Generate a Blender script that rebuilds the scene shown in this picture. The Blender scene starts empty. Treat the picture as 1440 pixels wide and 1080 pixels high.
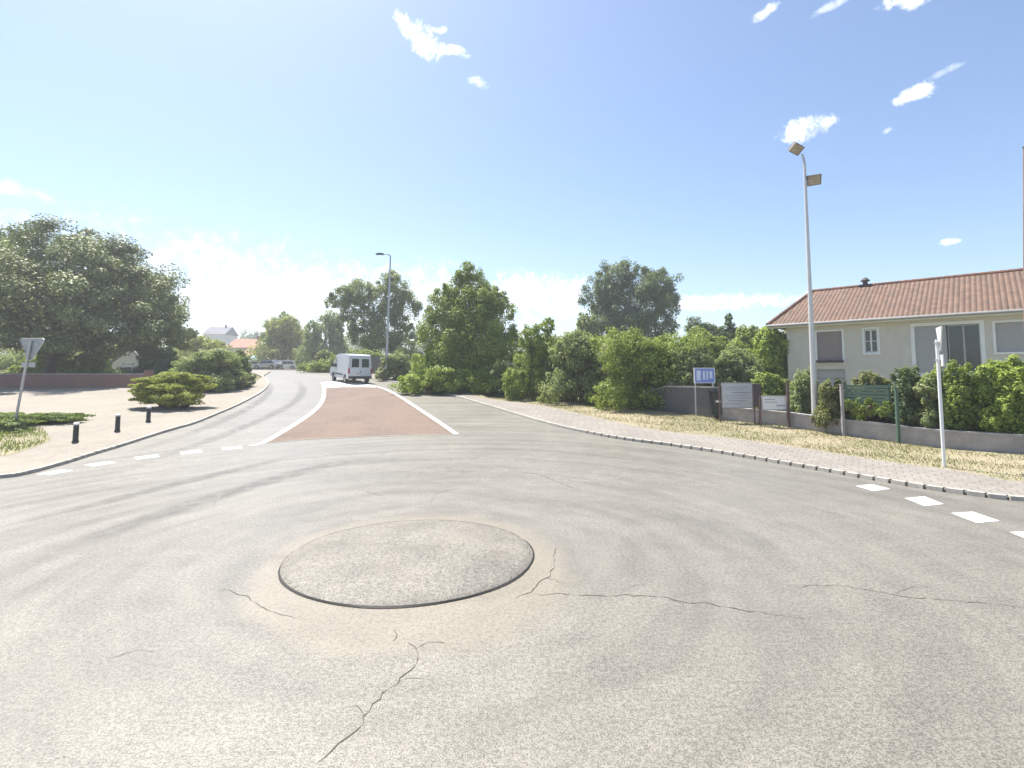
import bpy, bmesh, math, random
import numpy as np
from mathutils import Vector, Matrix
from mathutils.geometry import tessellate_polygon

C = bpy.context.scene.collection
R = math.radians
random.seed(4)

# ------------------------------------------------------------------ camera model
F = 700.0; PITCH = R(4.0); CAMH = 2.5; HORIZON = 526.0
SH = HORIZON - 540.0 - F * math.tan(PITCH)
cp, sp = math.cos(PITCH), math.sin(PITCH)

def ray(px, py):
    u = (px - 720.0) / F; v = -(py - 540.0 - SH) / F
    return Vector((u, cp - v * sp, sp + v * cp))
def W(px, py, Y):
    d = ray(px, py); t = Y / d.y
    return Vector((d.x * t, Y, CAMH + d.z * t))

# ------------------------------------------------------------------ terrain: flat junction, the road climbs ahead to a crest
def _I(t):
    t = min(1, max(0, t)); return t ** 3 - t ** 4 / 2
def gz(y):
    a = 8 * _I((y - 10) / 8) + max(0, y - 18)
    b = 35 * _I((y - 45) / 35) + max(0, y - 80)
    return 0.065 * (a - b)
def G(px, py, off=0.0):
    d = ray(px, py); y = 1.0
    while y < 84:
        if CAMH + d.z * y / d.y < gz(y) + off: break
        y += 0.03
    return Vector((d.x * y / d.y, y, gz(y) + off))
def g2(px, py, off=0.0):
    p = G(px, py, off); return (p.x, p.y)

# ------------------------------------------------------------------ material helpers
class NT:
    def __init__(s, m):
        s.t = m.node_tree; s.n = s.t.nodes; s.l = s.t.links
    def new(s, typ, ins=None, **kw):
        n = s.n.new(typ)
        for k, v in kw.items(): setattr(n, k, v)
        for k, v in (ins or {}).items(): s.put(n, k, v)
        return n
    def put(s, n, k, v):
        i = n.inputs[k]
        if hasattr(v, 'is_output') or isinstance(v, bpy.types.NodeSocket): s.l.new(v, i)
        elif isinstance(v, (tuple, list)) and len(v) == 3 and i.type == 'RGBA': i.default_value = (*v, 1)
        else: i.default_value = v
    def math(s, op, a, b=None, c=None, clamp=False):
        n = s.new('ShaderNodeMath', operation=op); n.use_clamp = clamp
        for k, v in enumerate((a, b, c)):
            if v is not None: s.put(n, k, v)
        return n.outputs[0]
    def noise(s, vec, scale, detail=2, rough=.5, dist=0.0):
        n = s.new('ShaderNodeTexNoise', {'Scale': scale, 'Detail': detail, 'Roughness': rough, 'Distortion': dist})
        if vec is not None: s.l.new(vec, n.inputs['Vector'])
        return n.outputs[0]
    def step(s, x, a, b, lo=0.0, hi=1.0):
        n = s.new('ShaderNodeMapRange', {0: x, 1: a, 2: b, 3: lo, 4: hi}, interpolation_type='SMOOTHSTEP')
        return n.outputs[0]
    def mix(s, f, a, b, mode='MIX'):
        n = s.new('ShaderNodeMix', data_type='RGBA', blend_type=mode)
        s.put(n, 0, f); s.put(n, 6, a if hasattr(a, 'type') else tuple(a)); s.put(n, 7, b if hasattr(b, 'type') else tuple(b))
        return n.outputs[2]
    def obj(s): return s.new('ShaderNodeTexCoord').outputs['Object']
    def bump(s, h, strength=.3, dist=.02):
        return s.new('ShaderNodeBump', {'Strength': strength, 'Distance': dist, 'Height': h}).outputs[0]

def newmat(name):
    m = bpy.data.materials.new(name); m.use_nodes = True
    nt = NT(m); return m, nt, m.node_tree.nodes['Principled BSDF']

def simple(name, col, rough=.6, metal=0.0, var=.12, scale=6.0, bump=0.0, spec=.5):
    m, nt, b = newmat(name)
    o = nt.obj(); n = nt.noise(o, scale, 4, .6)
    n2 = nt.noise(o, scale * .17, 2)
    f = nt.math('ADD', nt.math('MULTIPLY', n, .6), nt.math('MULTIPLY', n2, .4))
    c = nt.mix(nt.step(f, .3, .7), tuple(x * (1 - var) for x in col), tuple(min(1, x * (1 + var)) for x in col))
    nt.put(b, 'Base Color', c)
    b.inputs['Roughness'].default_value = rough; b.inputs['Metallic'].default_value = metal
    b.inputs['Specular IOR Level'].default_value = spec
    if bump: nt.put(b, 'Normal', nt.bump(n, bump, .02))
    return m

def leafmat(name, a, b_, trans=.4, dry=None):
    m, nt, b = newmat(name)
    geo = nt.new('ShaderNodeNewGeometry')
    o = nt.obj()
    r = geo.outputs['Random Per Island']
    big = nt.noise(o, .9, 2)
    f = nt.math('ADD', nt.math('MULTIPLY', r, .6), nt.math('MULTIPLY', nt.step(big, .35, .65), .4))
    c = nt.mix(f, a, b_)
    if dry: c = nt.mix(nt.step(r, .9, .97), c, dry)
    nt.put(b, 'Base Color', c)
    b.inputs['Roughness'].default_value = .55; b.inputs['Specular IOR Level'].default_value = .3
    tr = nt.new('ShaderNodeBsdfTranslucent'); nt.put(tr, 'Color', nt.mix(.5, c, (.42, .50, .08)))
    mx = nt.new('ShaderNodeMixShader'); mx.inputs[0].default_value = trans
    nt.l.new(b.outputs[0], mx.inputs[1]); nt.l.new(tr.outputs[0], mx.inputs[2])
    nt.l.new(mx.outputs[0], nt.n['Material Output'].inputs[0])
    return m

DOME = (-1.39, 7.10); DR = 1.69

def asphalt():
    m, nt, b = newmat('asphalt')
    o = nt.obj()
    sep = nt.new('ShaderNodeSeparateXYZ', {0: o})
    x, y = sep.outputs[0], sep.outputs[1]
    grain = nt.noise(o, 75, 2, .65)
    grain2 = nt.noise(o, 24, 3, .6)
    patch = nt.noise(o, .33, 5, .6, .5)
    mid = nt.noise(o, 2.2, 5, .65)
    dx = nt.math('SUBTRACT', x, DOME[0]); dy = nt.math('SUBTRACT', y, DOME[1])
    r = nt.math('SQRT', nt.math('ADD', nt.math('MULTIPLY', dx, dx), nt.math('MULTIPLY', dy, dy)))
    th = nt.math('ARCTAN2', dy, dx)
    cv = nt.new('ShaderNodeCombineXYZ', {0: nt.math('MULTIPLY', r, 1.6), 1: nt.math('MULTIPLY', th, 1.1), 2: 0.0}).outputs[0]
    streak = nt.noise(cv, 1.3, 4, .6, .3)
    g = nt.math('ADD', nt.math('MULTIPLY', grain, .65), nt.math('MULTIPLY', grain2, .35))
    c = nt.mix(nt.step(g, .38, .62), (.108, .098, .080), (.276, .255, .211))
    dark = nt.math('ADD', nt.math('MULTIPLY', nt.step(patch, .3, .7), .16), .88)
    dark = nt.math('MULTIPLY', dark, nt.math('ADD', nt.math('MULTIPLY', nt.step(streak, .3, .7), .15), .92))
    dark = nt.math('MULTIPLY', dark, nt.math('ADD', nt.math('MULTIPLY', nt.step(mid, .3, .7), .16), .92))
    c = nt.mix(1.0, c, nt.new('ShaderNodeCombineColor', {0: dark, 1: dark, 2: dark}).outputs[0], 'MULTIPLY')
    # warm tint drifting over the old surface
    c = nt.mix(nt.step(nt.noise(o, .21, 3), .45, .75, 0, .45), c, (.200, .189, .156))
    # sand washed up round the dome
    ex = nt.math('SUBTRACT', x, -1.22); ey = nt.math('SUBTRACT', y, 6.60)
    r2 = nt.math('SQRT', nt.math('ADD', nt.math('MULTIPLY', ex, ex), nt.math('MULTIPLY', ey, ey)))
    r2 = nt.math('ADD', r2, nt.math('MULTIPLY', nt.math('SUBTRACT', nt.noise(o, 1.7, 4, .6), .5), .75))
    sand = nt.step(r2, 1.8, 2.15, .55, 0)
    ringd = nt.math('ADD', r, nt.math('MULTIPLY', nt.math('SUBTRACT', nt.noise(o, 2.6, 4, .6), .5), .35))
    sand2 = nt.step(ringd, 1.85, 2.1, .45, 0)
    sand = nt.math('MAXIMUM', sand, sand2)
    sand = nt.math('MULTIPLY', sand, nt.math('ADD', nt.math('MULTIPLY', nt.step(grain2, .35, .6), .45), .55))
    c = nt.mix(sand, c, nt.mix(grain, (.22, .183, .130), (.315, .266, .195)))
    nt.put(b, 'Base Color', c)
    nt.put(b, 'Roughness', nt.math('ADD', nt.math('MULTIPLY', streak, .34), .28))
    b.inputs['Specular IOR Level'].default_value = .5
    nt.put(b, 'Normal', nt.bump(g, .5, .012))
    return m

def ground_mat(name, cols, scales=(.5, 6, 60), rough=.9, bump=.4):
    m, nt, b = newmat(name); o = nt.obj()
    a = nt.noise(o, scales[0], 4, .6); d = nt.noise(o, scales[1], 4, .6); e = nt.noise(o, scales[2], 2, .6)
    c = nt.mix(nt.step(a, .35, .65), cols[0], cols[1])
    c = nt.mix(nt.step(d, .4, .7, 0, .7), c, cols[2])
    v = nt.step(e, .3, .7, .75, 1.2)
    c = nt.mix(1.0, c, nt.new('ShaderNodeCombineColor', {0: v, 1: v, 2: v}).outputs[0], 'MULTIPLY')
    nt.put(b, 'Base Color', c); b.inputs['Roughness'].default_value = rough
    b.inputs['Specular IOR Level'].default_value = .25
    nt.put(b, 'Normal', nt.bump(nt.math('ADD', d, e), bump, .02))
    return m

def brickmat(name, c1, c2, mortar, scale, bw=.5, rh=.25, ms=.02, rot=0.0, rough=.85, bump=.4, coords=None):
    m, nt, b = newmat(name); o = nt.obj()
    mp = nt.new('ShaderNodeMapping', {0: o}); mp.inputs['Rotation'].default_value = coords or (0, 0, rot)
    bt = nt.new('ShaderNodeTexBrick', {0: mp.outputs[0], 'Scale': scale, 'Mortar Size': ms, 'Brick Width': bw, 'Row Height': rh,
                                       'Color1': c1, 'Color2': c2, 'Mortar': mortar})
    n = nt.noise(o, 14, 4, .65); big = nt.noise(o, .6, 3)
    v = nt.math('ADD', nt.step(n, .25, .75, .82, 1.1), nt.step(big, .3, .7, -.08, .08))
    c = nt.mix(1.0, bt.outputs[0], nt.new('ShaderNodeCombineColor', {0: v, 1: v, 2: v}).outputs[0], 'MULTIPLY')
    nt.put(b, 'Base Color', c); b.inputs['Roughness'].default_value = rough
    nt.put(b, 'Normal', nt.bump(nt.math('SUBTRACT', nt.math('MULTIPLY', n, .4), bt.outputs[1]), bump, .02))
    return m

def tilemat():
    m, nt, b = newmat('roof_tiles'); o = nt.obj()
    sep = nt.new('ShaderNodeSeparateXYZ', {0: o})
    wv = nt.math('ABSOLUTE', nt.math('SINE', nt.math('MULTIPLY', sep.outputs[0], math.pi / .21)))
    row = nt.math('FRACT', nt.math('MULTIPLY', sep.outputs[1], 1 / .33))
    cell = nt.new('ShaderNodeTexWhiteNoise', {0: nt.new('ShaderNodeCombineXYZ', {
        0: nt.math('FLOOR', nt.math('MULTIPLY', sep.outputs[0], 1 / .21)), 1: nt.math('FLOOR', nt.math('MULTIPLY', sep.outputs[1], 1 / .33))}).outputs[0]}, noise_dimensions='3D').outputs[0]
    c = nt.mix(cell, (.112, .066, .044), (.180, .102, .064))
    c = nt.mix(nt.step(nt.noise(o, 1.4, 4, .65), .45, .7, 0, .6), c, (.14, .09, .06))
    v = nt.math('MULTIPLY', nt.step(wv, 0, .5, .76, 1), nt.step(row, 0, .18, .65, 1))
    c = nt.mix(1.0, c, nt.new('ShaderNodeCombineColor', {0: v, 1: v, 2: v}).outputs[0], 'MULTIPLY')
    nt.put(b, 'Base Color', c); b.inputs['Roughness'].default_value = .8
    nt.put(b, 'Normal', nt.bump(nt.math('ADD', wv, nt.math('MULTIPLY', row, .6)), .7, .05))
    return m

M = {}
M['asphalt'] = asphalt()
def speckle():
    m, nt, b = newmat('dome_asphalt'); o = nt.obj()
    a = nt.noise(o, 62, 2, .7); e = nt.noise(o, 21, 3, .65); p = nt.noise(o, 1.3, 4, .6)
    g = nt.math('ADD', nt.math('MULTIPLY', a, .65), nt.math('MULTIPLY', e, .35))
    c = nt.mix(nt.step(g, .36, .64), (.095, .086, .070), (.300, .277, .232))
    v = nt.step(p, .3, .7, .78, 1.08)
    c = nt.mix(1.0, c, nt.new('ShaderNodeCombineColor', {0: v, 1: v, 2: v}).outputs[0], 'MULTIPLY')
    c = nt.mix(nt.step(nt.noise(o, .9, 3), .5, .75, 0, .3), c, (.24, .21, .165))
    nt.put(b, 'Base Color', c); b.inputs['Roughness'].default_value = .6; b.inputs['Specular IOR Level'].default_value = .4
    nt.put(b, 'Normal', nt.bump(g, .7, .014)); return m
M['dome'] = speckle()
M['darkjoint'] = simple('shadowed_joint', (.03, .028, .025), .7)
M['crack'] = simple('crack_dark', (.10, .088, .07), .95, 0, .4, 20)
M['red'] = ground_mat('red_asphalt', [(.195, .140, .108), (.155, .115, .092), (.215, .165, .13)], (.7, 5, 60), .85, .4)
def wornpaint():
    m, nt, b = newmat('road_paint'); o = nt.obj()
    n = nt.noise(o, 7, 5, .7); e = nt.noise(o, 55, 2, .6); w_ = nt.noise(o, .5, 2)
    f = nt.math('ADD', nt.math('ADD', nt.math('MULTIPLY', n, .6), nt.math('MULTIPLY', e, .3)), nt.math('MULTIPLY', w_, .3))
    nt.put(b, 'Base Color', nt.mix(nt.step(f, .60, .76, 0, .8), nt.mix(e, (.60, .59, .55), (.74, .73, .69)), (.20, .188, .16)))
    b.inputs['Roughness'].default_value = .6; nt.put(b, 'Normal', nt.bump(e, .3, .01)); return m
M['paint'] = wornpaint()
M['slab'] = ground_mat('pale_pavement', [(.30, .268, .222), (.255, .230, .192), (.33, .292, .24)], (.4, 4, 50), .9, .3)
M['paver'] = brickmat('block_paving', (.235, .212, .185), (.27, .245, .213), (.18, .162, .138), 1.0, .30, .30, .014, R(35), .9, .5)
M['kerb'] = simple('kerb_concrete', (.36, .335, .29), .85, 0, .2, 9, .3)
M['kerbdark'] = simple('kerb_gap', (.16, .145, .12), .95)
M['soil'] = ground_mat('garden_ground', [(.14, .15, .06), (.22, .19, .10), (.10, .12, .045)], (.2, 2, 30), .95, .5)
M['dryground'] = ground_mat('dry_verge_ground', [(.32, .275, .185), (.25, .235, .14), (.345, .28, .20)], (.35, 3, 40), .95, .5)
M['drygrass'] = leafmat('dry_grass', (.25, .215, .12), (.35, .30, .18), .25)
M['greengrass'] = leafmat('green_grass', (.10, .15, .04), (.20, .24, .08), .3)
M['bark'] = simple('bark', (.10, .075, .055), .9, 0, .35, 8, .8)
M['redbark'] = simple('reddish_bark', (.20, .11, .075), .9, 0, .35, 8, .8)
M['leaf_olive'] = leafmat('leaf_olive', (0.140, 0.186, 0.065), (0.323, 0.370, 0.134), .32)
M['leaf_dark'] = leafmat('leaf_dark', (0.073, 0.122, 0.064), (0.182, 0.244, 0.110), .3)
M['leaf_mid'] = leafmat('leaf_mid', (0.160, 0.228, 0.055), (0.378, 0.455, 0.105), .32)
M['leaf_bright'] = leafmat('leaf_bright', (0.193, 0.278, 0.046), (0.436, 0.532, 0.106), .32)
M['leaf_yellow'] = leafmat('leaf_yellow', (0.235, 0.272, 0.056), (0.468, 0.475, 0.111), .4)
M['leaf_pale'] = leafmat('leaf_pale', (0.215, 0.268, 0.125), (0.394, 0.447, 0.215), .4)
M['leaf_mat'] = leafmat('leaf_mat', (0.086, 0.143, 0.032), (0.172, 0.243, 0.057), .35)
M['leaf_mixed'] = leafmat('leaf_mixed', (0.111, 0.149, 0.056), (0.353, 0.334, 0.149), .35, (.35, .24, .16))
M['leaf_broad'] = leafmat('leaf_broad', (.115, .150, .050), (.270, .320, .110), .12)
M['render'] = simple('white_render', (.60, .555, .49), .9, 0, .07, 3, .15)
M['base_render'] = simple('grey_base_render', (.42, .39, .35), .9, 0, .1, 3, .2)
M['trim'] = simple('white_trim', (.78, .77, .75), .6, 0, .04)
M['shutter'] = simple('mauve_shutter', (.30, .245, .235), .6, 0, .06)
M['greyshutter'] = simple('grey_shutter', (.40, .39, .385), .6, 0, .06)
M['sill'] = simple('dark_sill', (.07, .06, .06), .7)
M['glass'] = simple('window_glass', (.035, .045, .055), .06, 0, .1, 2, 0, .8)
M['tiles'] = tilemat()
M['ridge'] = simple('ridge_tiles', (.20, .10, .065), .85, 0, .35, 5, .3)
M['zinc'] = simple('zinc', (.38, .37, .36), .5, .4, .1)
M['galv'] = simple('galvanised_steel', (.46, .47, .48), .45, .6, .12, 10)
M['mast'] = simple('mast_paint', (.60, .59, .57), .5, .2, .08, 3)
M['whitepole'] = simple('white_pole', (.74, .74, .72), .45, 0, .05)
M['alu'] = simple('sign_back', (.40, .41, .42), .5, .5, .1, 8)
M['black'] = simple('black_paint', (.022, .030, .026), .45)
M['whitecap'] = simple('white_cap', (.78, .78, .76), .5)
M['lampbox'] = simple('lamp_housing', (.13, .12, .11), .5, .3)
M['lampglass'] = simple('lamp_glass', (.36, .30, .21), .25, 0, .25, 14)
M['brick'] = brickmat('red_brick', (.30, .13, .09), (.23, .10, .075), (.30, .27, .23), 4.0, coords=(R(90), 0, 0))
M['concrete'] = simple('weathered_concrete', (.34, .32, .31), .9, 0, .2, 4, .3)
M['wallconc'] = simple('low_wall_concrete', (.36, .325, .30), .9, 0, .2, 3, .4)
M['planks'] = brickmat('grey_boards', (.30, .29, .285), (.36, .35, .34), (.12, .115, .11), 1.0, 4.0, .16, .012, 0, .9, .4, (0, R(90), 0))
M['greenslat'] = simple('green_slats', (.075, .13, .09), .6)
M['brownpaint'] = simple('brown_post', (.115, .075, .068), .6)
M['brownboard'] = simple('dark_board', (.06, .045, .045), .6)
M['board'] = simple('board_grey', (.50, .51, .53), .5, 0, .04)
M['boardwhite'] = simple('board_white', (.72, .72, .74), .5, 0, .04)
M['boardink'] = simple('board_ink', (.30, .33, .38), .6)
M['signblue'] = simple('sign_blue', (.20, .27, .58), .45, 0, .08)
M['signlight'] = simple('sign_pale', (.62, .66, .80), .5)
M['vanwhite'] = simple('van_paint', (.50, .53, .58), .3, 0, .04, 2, 0, .6)
M['carsilver'] = simple('car_silver', (.55, .56, .58), .3, .3, .04)
M['carwhite'] = simple('car_white', (.75, .75, .75), .3)
M['carblue'] = simple('car_blue', (.10, .30, .48), .35)
M['rubber'] = simple('tyre_rubber', (.018, .018, .018), .8)
M['rim'] = simple('wheel_rim', (.38, .38, .40), .4, .6)
M['plastic'] = simple('dark_plastic', (.035, .035, .04), .6)
M['redlight'] = simple('tail_lens', (.30, .02, .02), .25)
M['plate'] = simple('number_plate', (.70, .68, .60), .5)
M['headlens'] = simple('head_lens', (.70, .72, .75), .15)
M['wood'] = simple('weathered_wood', (.19, .125, .09), .85, 0, .3, 7, .5)
M['farwhite'] = simple('far_white', (.68, .66, .62), .9, 0, .05)
M['farbeige'] = simple('far_beige', (.52, .44, .36), .9, 0, .05)
M['farroof'] = simple('far_roof', (.36, .17, .11), .85, 0, .2, 2)
M['farslate'] = simple('far_slate', (.16, .16, .18), .8, 0, .2, 2)
M['bluecloth'] = simple('blue_awning', (.16, .42, .60), .7)

# ------------------------------------------------------------------ mesh helpers
class MB:
    def __init__(s): s.v = []; s.f = []
    def add(s, vs, fs):
        k = len(s.v); s.v += [tuple(v) for v in vs]; s.f += [tuple(k + i for i in f) for f in fs]; return s
    def box(s, c, d, rz=0.0, rx=0.0, ry=0.0):
        m = Matrix.Rotation(rz, 3, 'Z') @ Matrix.Rotation(ry, 3, 'Y') @ Matrix.Rotation(rx, 3, 'X')
        vs = []
        for sx in (-.5, .5):
            for sy in (-.5, .5):
                for sz in (-.5, .5):
                    p = m @ Vector((sx * d[0], sy * d[1], sz * d[2])); vs.append((p.x + c[0], p.y + c[1], p.z + c[2]))
        return s.add(vs, [(0, 1, 3, 2), (4, 6, 7, 5), (0, 4, 5, 1), (2, 3, 7, 6), (0, 2, 6, 4), (1, 5, 7, 3)])
    def b3(s, a, b):   # box from min corner to max corner
        return s.box([(a[i] + b[i]) / 2 for i in range(3)], [b[i] - a[i] for i in range(3)])
    def tube(s, pts, rad, n=10, cap=True):
        pts = [Vector(p) for p in pts]
        if not isinstance(rad, (list, tuple)): rad = [rad] * len(pts)
        k0 = len(s.v); fs = []
        for i, p in enumerate(pts):
            d = (pts[min(i + 1, len(pts) - 1)] - pts[max(i - 1, 0)]).normalized()
            a = d.cross(Vector((0, 1, 0)) if abs(d.y) < .9 else Vector((1, 0, 0))).normalized(); b = d.cross(a)
            for j in range(n):
                t = 2 * math.pi * j / n
                s.v.append(tuple(p + (a * math.cos(t) + b * math.sin(t)) * rad[i]))
        for i in range(len(pts) - 1):
            for j in range(n):
                q = (j + 1) % n
                s.f.append((k0 + i * n + j, k0 + i * n + q, k0 + (i + 1) * n + q, k0 + (i + 1) * n + j))
        if cap:
            s.f.append(tuple(k0 + j for j in range(n))[::-1]); s.f.append(tuple(k0 + (len(pts) - 1) * n + j for j in range(n)))
        return s
    def prism(s, poly, h0, h1, axis='y'):
        n = len(poly)
        def P(a, b, h): return {'y': (a, h, b), 'z': (a, b, h), 'x': (h, a, b)}[axis]
        vs = [P(a, b, h0) for a, b in poly] + [P(a, b, h1) for a, b in poly]
        fs = [tuple(range(n)), tuple(range(2 * n - 1, n - 1, -1))] + [(i, (i + 1) % n, n + (i + 1) % n, n + i) for i in range(n)]
        return s.add(vs, fs)
    def split(s, name, mat, parent=None, bevel=0.0, smooth=False):
        """every separate primitive becomes an object of its own"""
        par = list(range(len(s.v)))
        def find(a):
            while par[a] != a: par[a] = par[par[a]]; a = par[a]
            return a
        for f in s.f:
            for i in f[1:]: par[find(i)] = find(f[0])
        groups = {}
        for f in s.f: groups.setdefault(find(f[0]), []).append(f)
        out = []
        for fs in groups.values():
            ids = sorted({i for f in fs for i in f}); mp = {a: k for k, a in enumerate(ids)}
            q = MB(); q.v = [s.v[i] for i in ids]; q.f = [tuple(mp[i] for i in f) for f in fs]
            out.append(q.build(name, mat, parent, bevel, smooth))
        return out
    def build(s, name, mat, parent=None, bevel=0.0, smooth=False, loc=None):
        me = bpy.data.meshes.new(name); me.from_pydata(s.v, [], s.f)
        bm = bmesh.new(); bm.from_mesh(me); bmesh.ops.recalc_face_normals(bm, faces=bm.faces)
        if bevel:
            es = [e for e in bm.edges if len(e.link_faces) == 2 and e.calc_face_angle(0) > .5]
            bmesh.ops.bevel(bm, geom=es, offset=bevel, segments=2, affect='EDGES', clamp_overlap=True)
        bm.to_mesh(me); bm.free()
        me.materials.append(mat)
        if smooth:
            for p in me.polygons: p.use_smooth = True
            try: me.set_sharp_from_angle(angle=R(40))
            except Exception: pass
        o = bpy.data.objects.new(name, me); C.objects.link(o)
        if parent: o.parent = parent
        if loc: o.location = loc
        return o

def tag(o, label, cat, group=None, kind=None):
    o['label'] = label
    if cat: o['category'] = cat
    if group: o['group'] = group
    if kind: o['kind'] = kind
    return o
def thing(name, label, cat, loc=(0, 0, 0), rz=0.0, group=None):
    o = bpy.data.objects.new(name, None); C.objects.link(o); o.empty_display_size = .3
    o.location = loc; o.rotation_euler = (0, 0, rz)
    return tag(o, label, cat, group)
def dup(o, parent=None):
    c = o.copy(); C.objects.link(c)
    if parent: c.parent = parent
    for ch in [x for x in C.objects if x.parent == o]: dup(ch, c)
    return c

YS = [-30 + i for i in range(0, 131)] + [105, 120, 150, 200, 400, 900]
def drape(name, poly, off, mat, parent=None):
    tris = tessellate_polygon([[Vector((p[0], p[1], 0)) for p in poly]])
    bm = bmesh.new(); vs = [bm.verts.new((p[0], p[1], 0)) for p in poly]
    for t in tris:
        try: bm.faces.new([vs[i] for i in t])
        except ValueError: pass
    y0 = min(p[1] for p in poly); y1 = max(p[1] for p in poly)
    for y in YS:
        if y0 < y < y1:
            bmesh.ops.bisect_plane(bm, geom=bm.verts[:] + bm.edges[:] + bm.faces[:], plane_co=(0, y, 0), plane_no=(0, 1, 0))
    bmesh.ops.triangulate(bm, faces=bm.faces[:])
    for v in bm.verts: v.co.z = gl(v.co.y) + off
    for f in bm.faces:
        f.normal_update()
        if f.normal.z < 0: f.normal_flip()
    me = bpy.data.meshes.new(name); bm.to_mesh(me); bm.free(); me.materials.append(mat)
    o = bpy.data.objects.new(name, me); C.objects.link(o)
    if parent: o.parent = parent
    return o
def gl(y):     # terrain height as the sliced sheets have it
    import bisect
    i = bisect.bisect_right(YS, y)
    if i <= 0 or i >= len(YS): return gz(y)
    a, b = YS[i - 1], YS[i]
    return gz(a) + (gz(b) - gz(a)) * (y - a) / (b - a)

def resample(pts, step):
    out = [Vector(pts[0])]; carry = 0.0
    for a, b in zip(pts[:-1], pts[1:]):
        a, b = Vector(a), Vector(b); L = (b - a).length
        if L < 1e-6: continue
        t = step - carry
        while t <= L:
            out.append(a + (b - a) * (t / L)); t += step
        carry = L - (t - step)
    return out
def smooth_line(pts, it=2):
    for _ in range(it):
        q = [pts[0]]
        for a, b in zip(pts[:-1], pts[1:]):
            q.append((a[0] * .75 + b[0] * .25, a[1] * .75 + b[1] * .25)); q.append((a[0] * .25 + b[0] * .75, a[1] * .25 + b[1] * .75))
        q.append(pts[-1]); pts = q
    return pts
def offset_line(pts, d):
    out = []
    for i, p in enumerate(pts):
        a = Vector(pts[max(0, i - 1)]); b = Vector(pts[min(len(pts) - 1, i + 1)])
        t = (b - a).normalized(); out.append((p[0] - t.y * d, p[1] + t.x * d))
    return out
def strip(name, pts, w, off, mat, parent):
    pts = [tuple(p[:2]) for p in pts]
    if isinstance(w, (int, float)): w = [w] * len(pts)
    L = []; Rr = []
    for i, p in enumerate(pts):
        a = Vector(pts[max(0, i - 1)]); b = Vector(pts[min(len(pts) - 1, i + 1)])
        t = (b - a).normalized()
        L.append((p[0] - t.y * w[i] / 2, p[1] + t.x * w[i] / 2)); Rr.append((p[0] + t.y * w[i] / 2, p[1] - t.x * w[i] / 2))
    vs = [(q[0], q[1], gl(q[1]) + off) for q in L + Rr]; n = len(pts)
    mb = MB(); mb.add(vs, [(i, i + 1, n + i + 1, n + i) for i in range(n - 1)])
    return mb.build(name, mat, parent)

# ------------------------------------------------------------------ the ground, road, pavements
def far_pt(x, y): return (x, y)
RK_px = [(548, 537), (590, 545), (634, 556), (690, 573), (755, 593), (806, 606), (874, 619), (940, 627), (1007, 637), (1082, 650), (1162, 664), (1251, 680), (1291, 687), (1360, 697), (1440, 707)]
RK = [(-62, 88), (-44, 80), (-33, 72), (-23, 60), (-16, 50)] + [g2(*p) for p in RK_px]
RK += [(RK[-1][0] + 4, RK[-1][1] - 1.0), (RK[-1][0] + 40, RK[-1][1] - 6.0)]
LK_px = [(345, 522.5), (365, 527), (379, 535), (377, 548), (338, 570), (300, 586), (274, 597), (240, 606), (200, 619), (167, 630), (133, 640), (103, 650), (72, 659), (42, 667), (13, 673)]
LK = [(-66, 82)] + [g2(*p) for p in LK_px]
LK += [(LK[-1][0] - 4, LK[-1][1] - 1.6), (LK[-1][0] - 30, LK[-1][1] - 9)]
RK = smooth_line(RK); LK = smooth_line(LK)

ground = drape('ground', [(-900, -30), (900, -30), (900, 900), (-900, 900)], -.06, M['soil'])
tag(ground, 'patchy green and brown earth under the gardens', 'ground', None, 'structure')
road_poly = RK + [(RK[-1][0], -25), (LK[-1][0], -25)] + LK[::-1]
road = drape('road', road_poly, 0.0, M['asphalt'])
tag(road, 'pale worn asphalt of the roundabout and the road climbing away', 'road', None, 'structure')

# pavements
RB_px = [(690, 562), (760, 568), (869, 594), (940, 607), (1011, 613), (1078, 622), (1140, 631), (1251, 649), (1326, 658), (1380, 666), (1440, 680)]
RB = smooth_line([(-14, 55), (-6.5, 44), g2(600, 541, .1)] + [g2(*p, .1) for p in RB_px] + [(22, 9.9), (54, 4.0)])
pavement_r = drape('pavement', offset_line(RK, .12) + RB[::-1], .078, M['paver'])
tag(pavement_r, 'grey block paved pavement along the right kerb', 'pavement', None, 'structure')
LKo = offset_line(LK, -.12)
pavement_l = drape('pavement', LKo + [(-75, 3), (-75, 36.2), (-24, 36.2), (-21.5, 42), (-28, 58), (-60, 80)], .078, M['slab'])
tag(pavement_l, 'sunlit beige pavement and forecourt behind the left kerb', 'pavement', None, 'structure')

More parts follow.
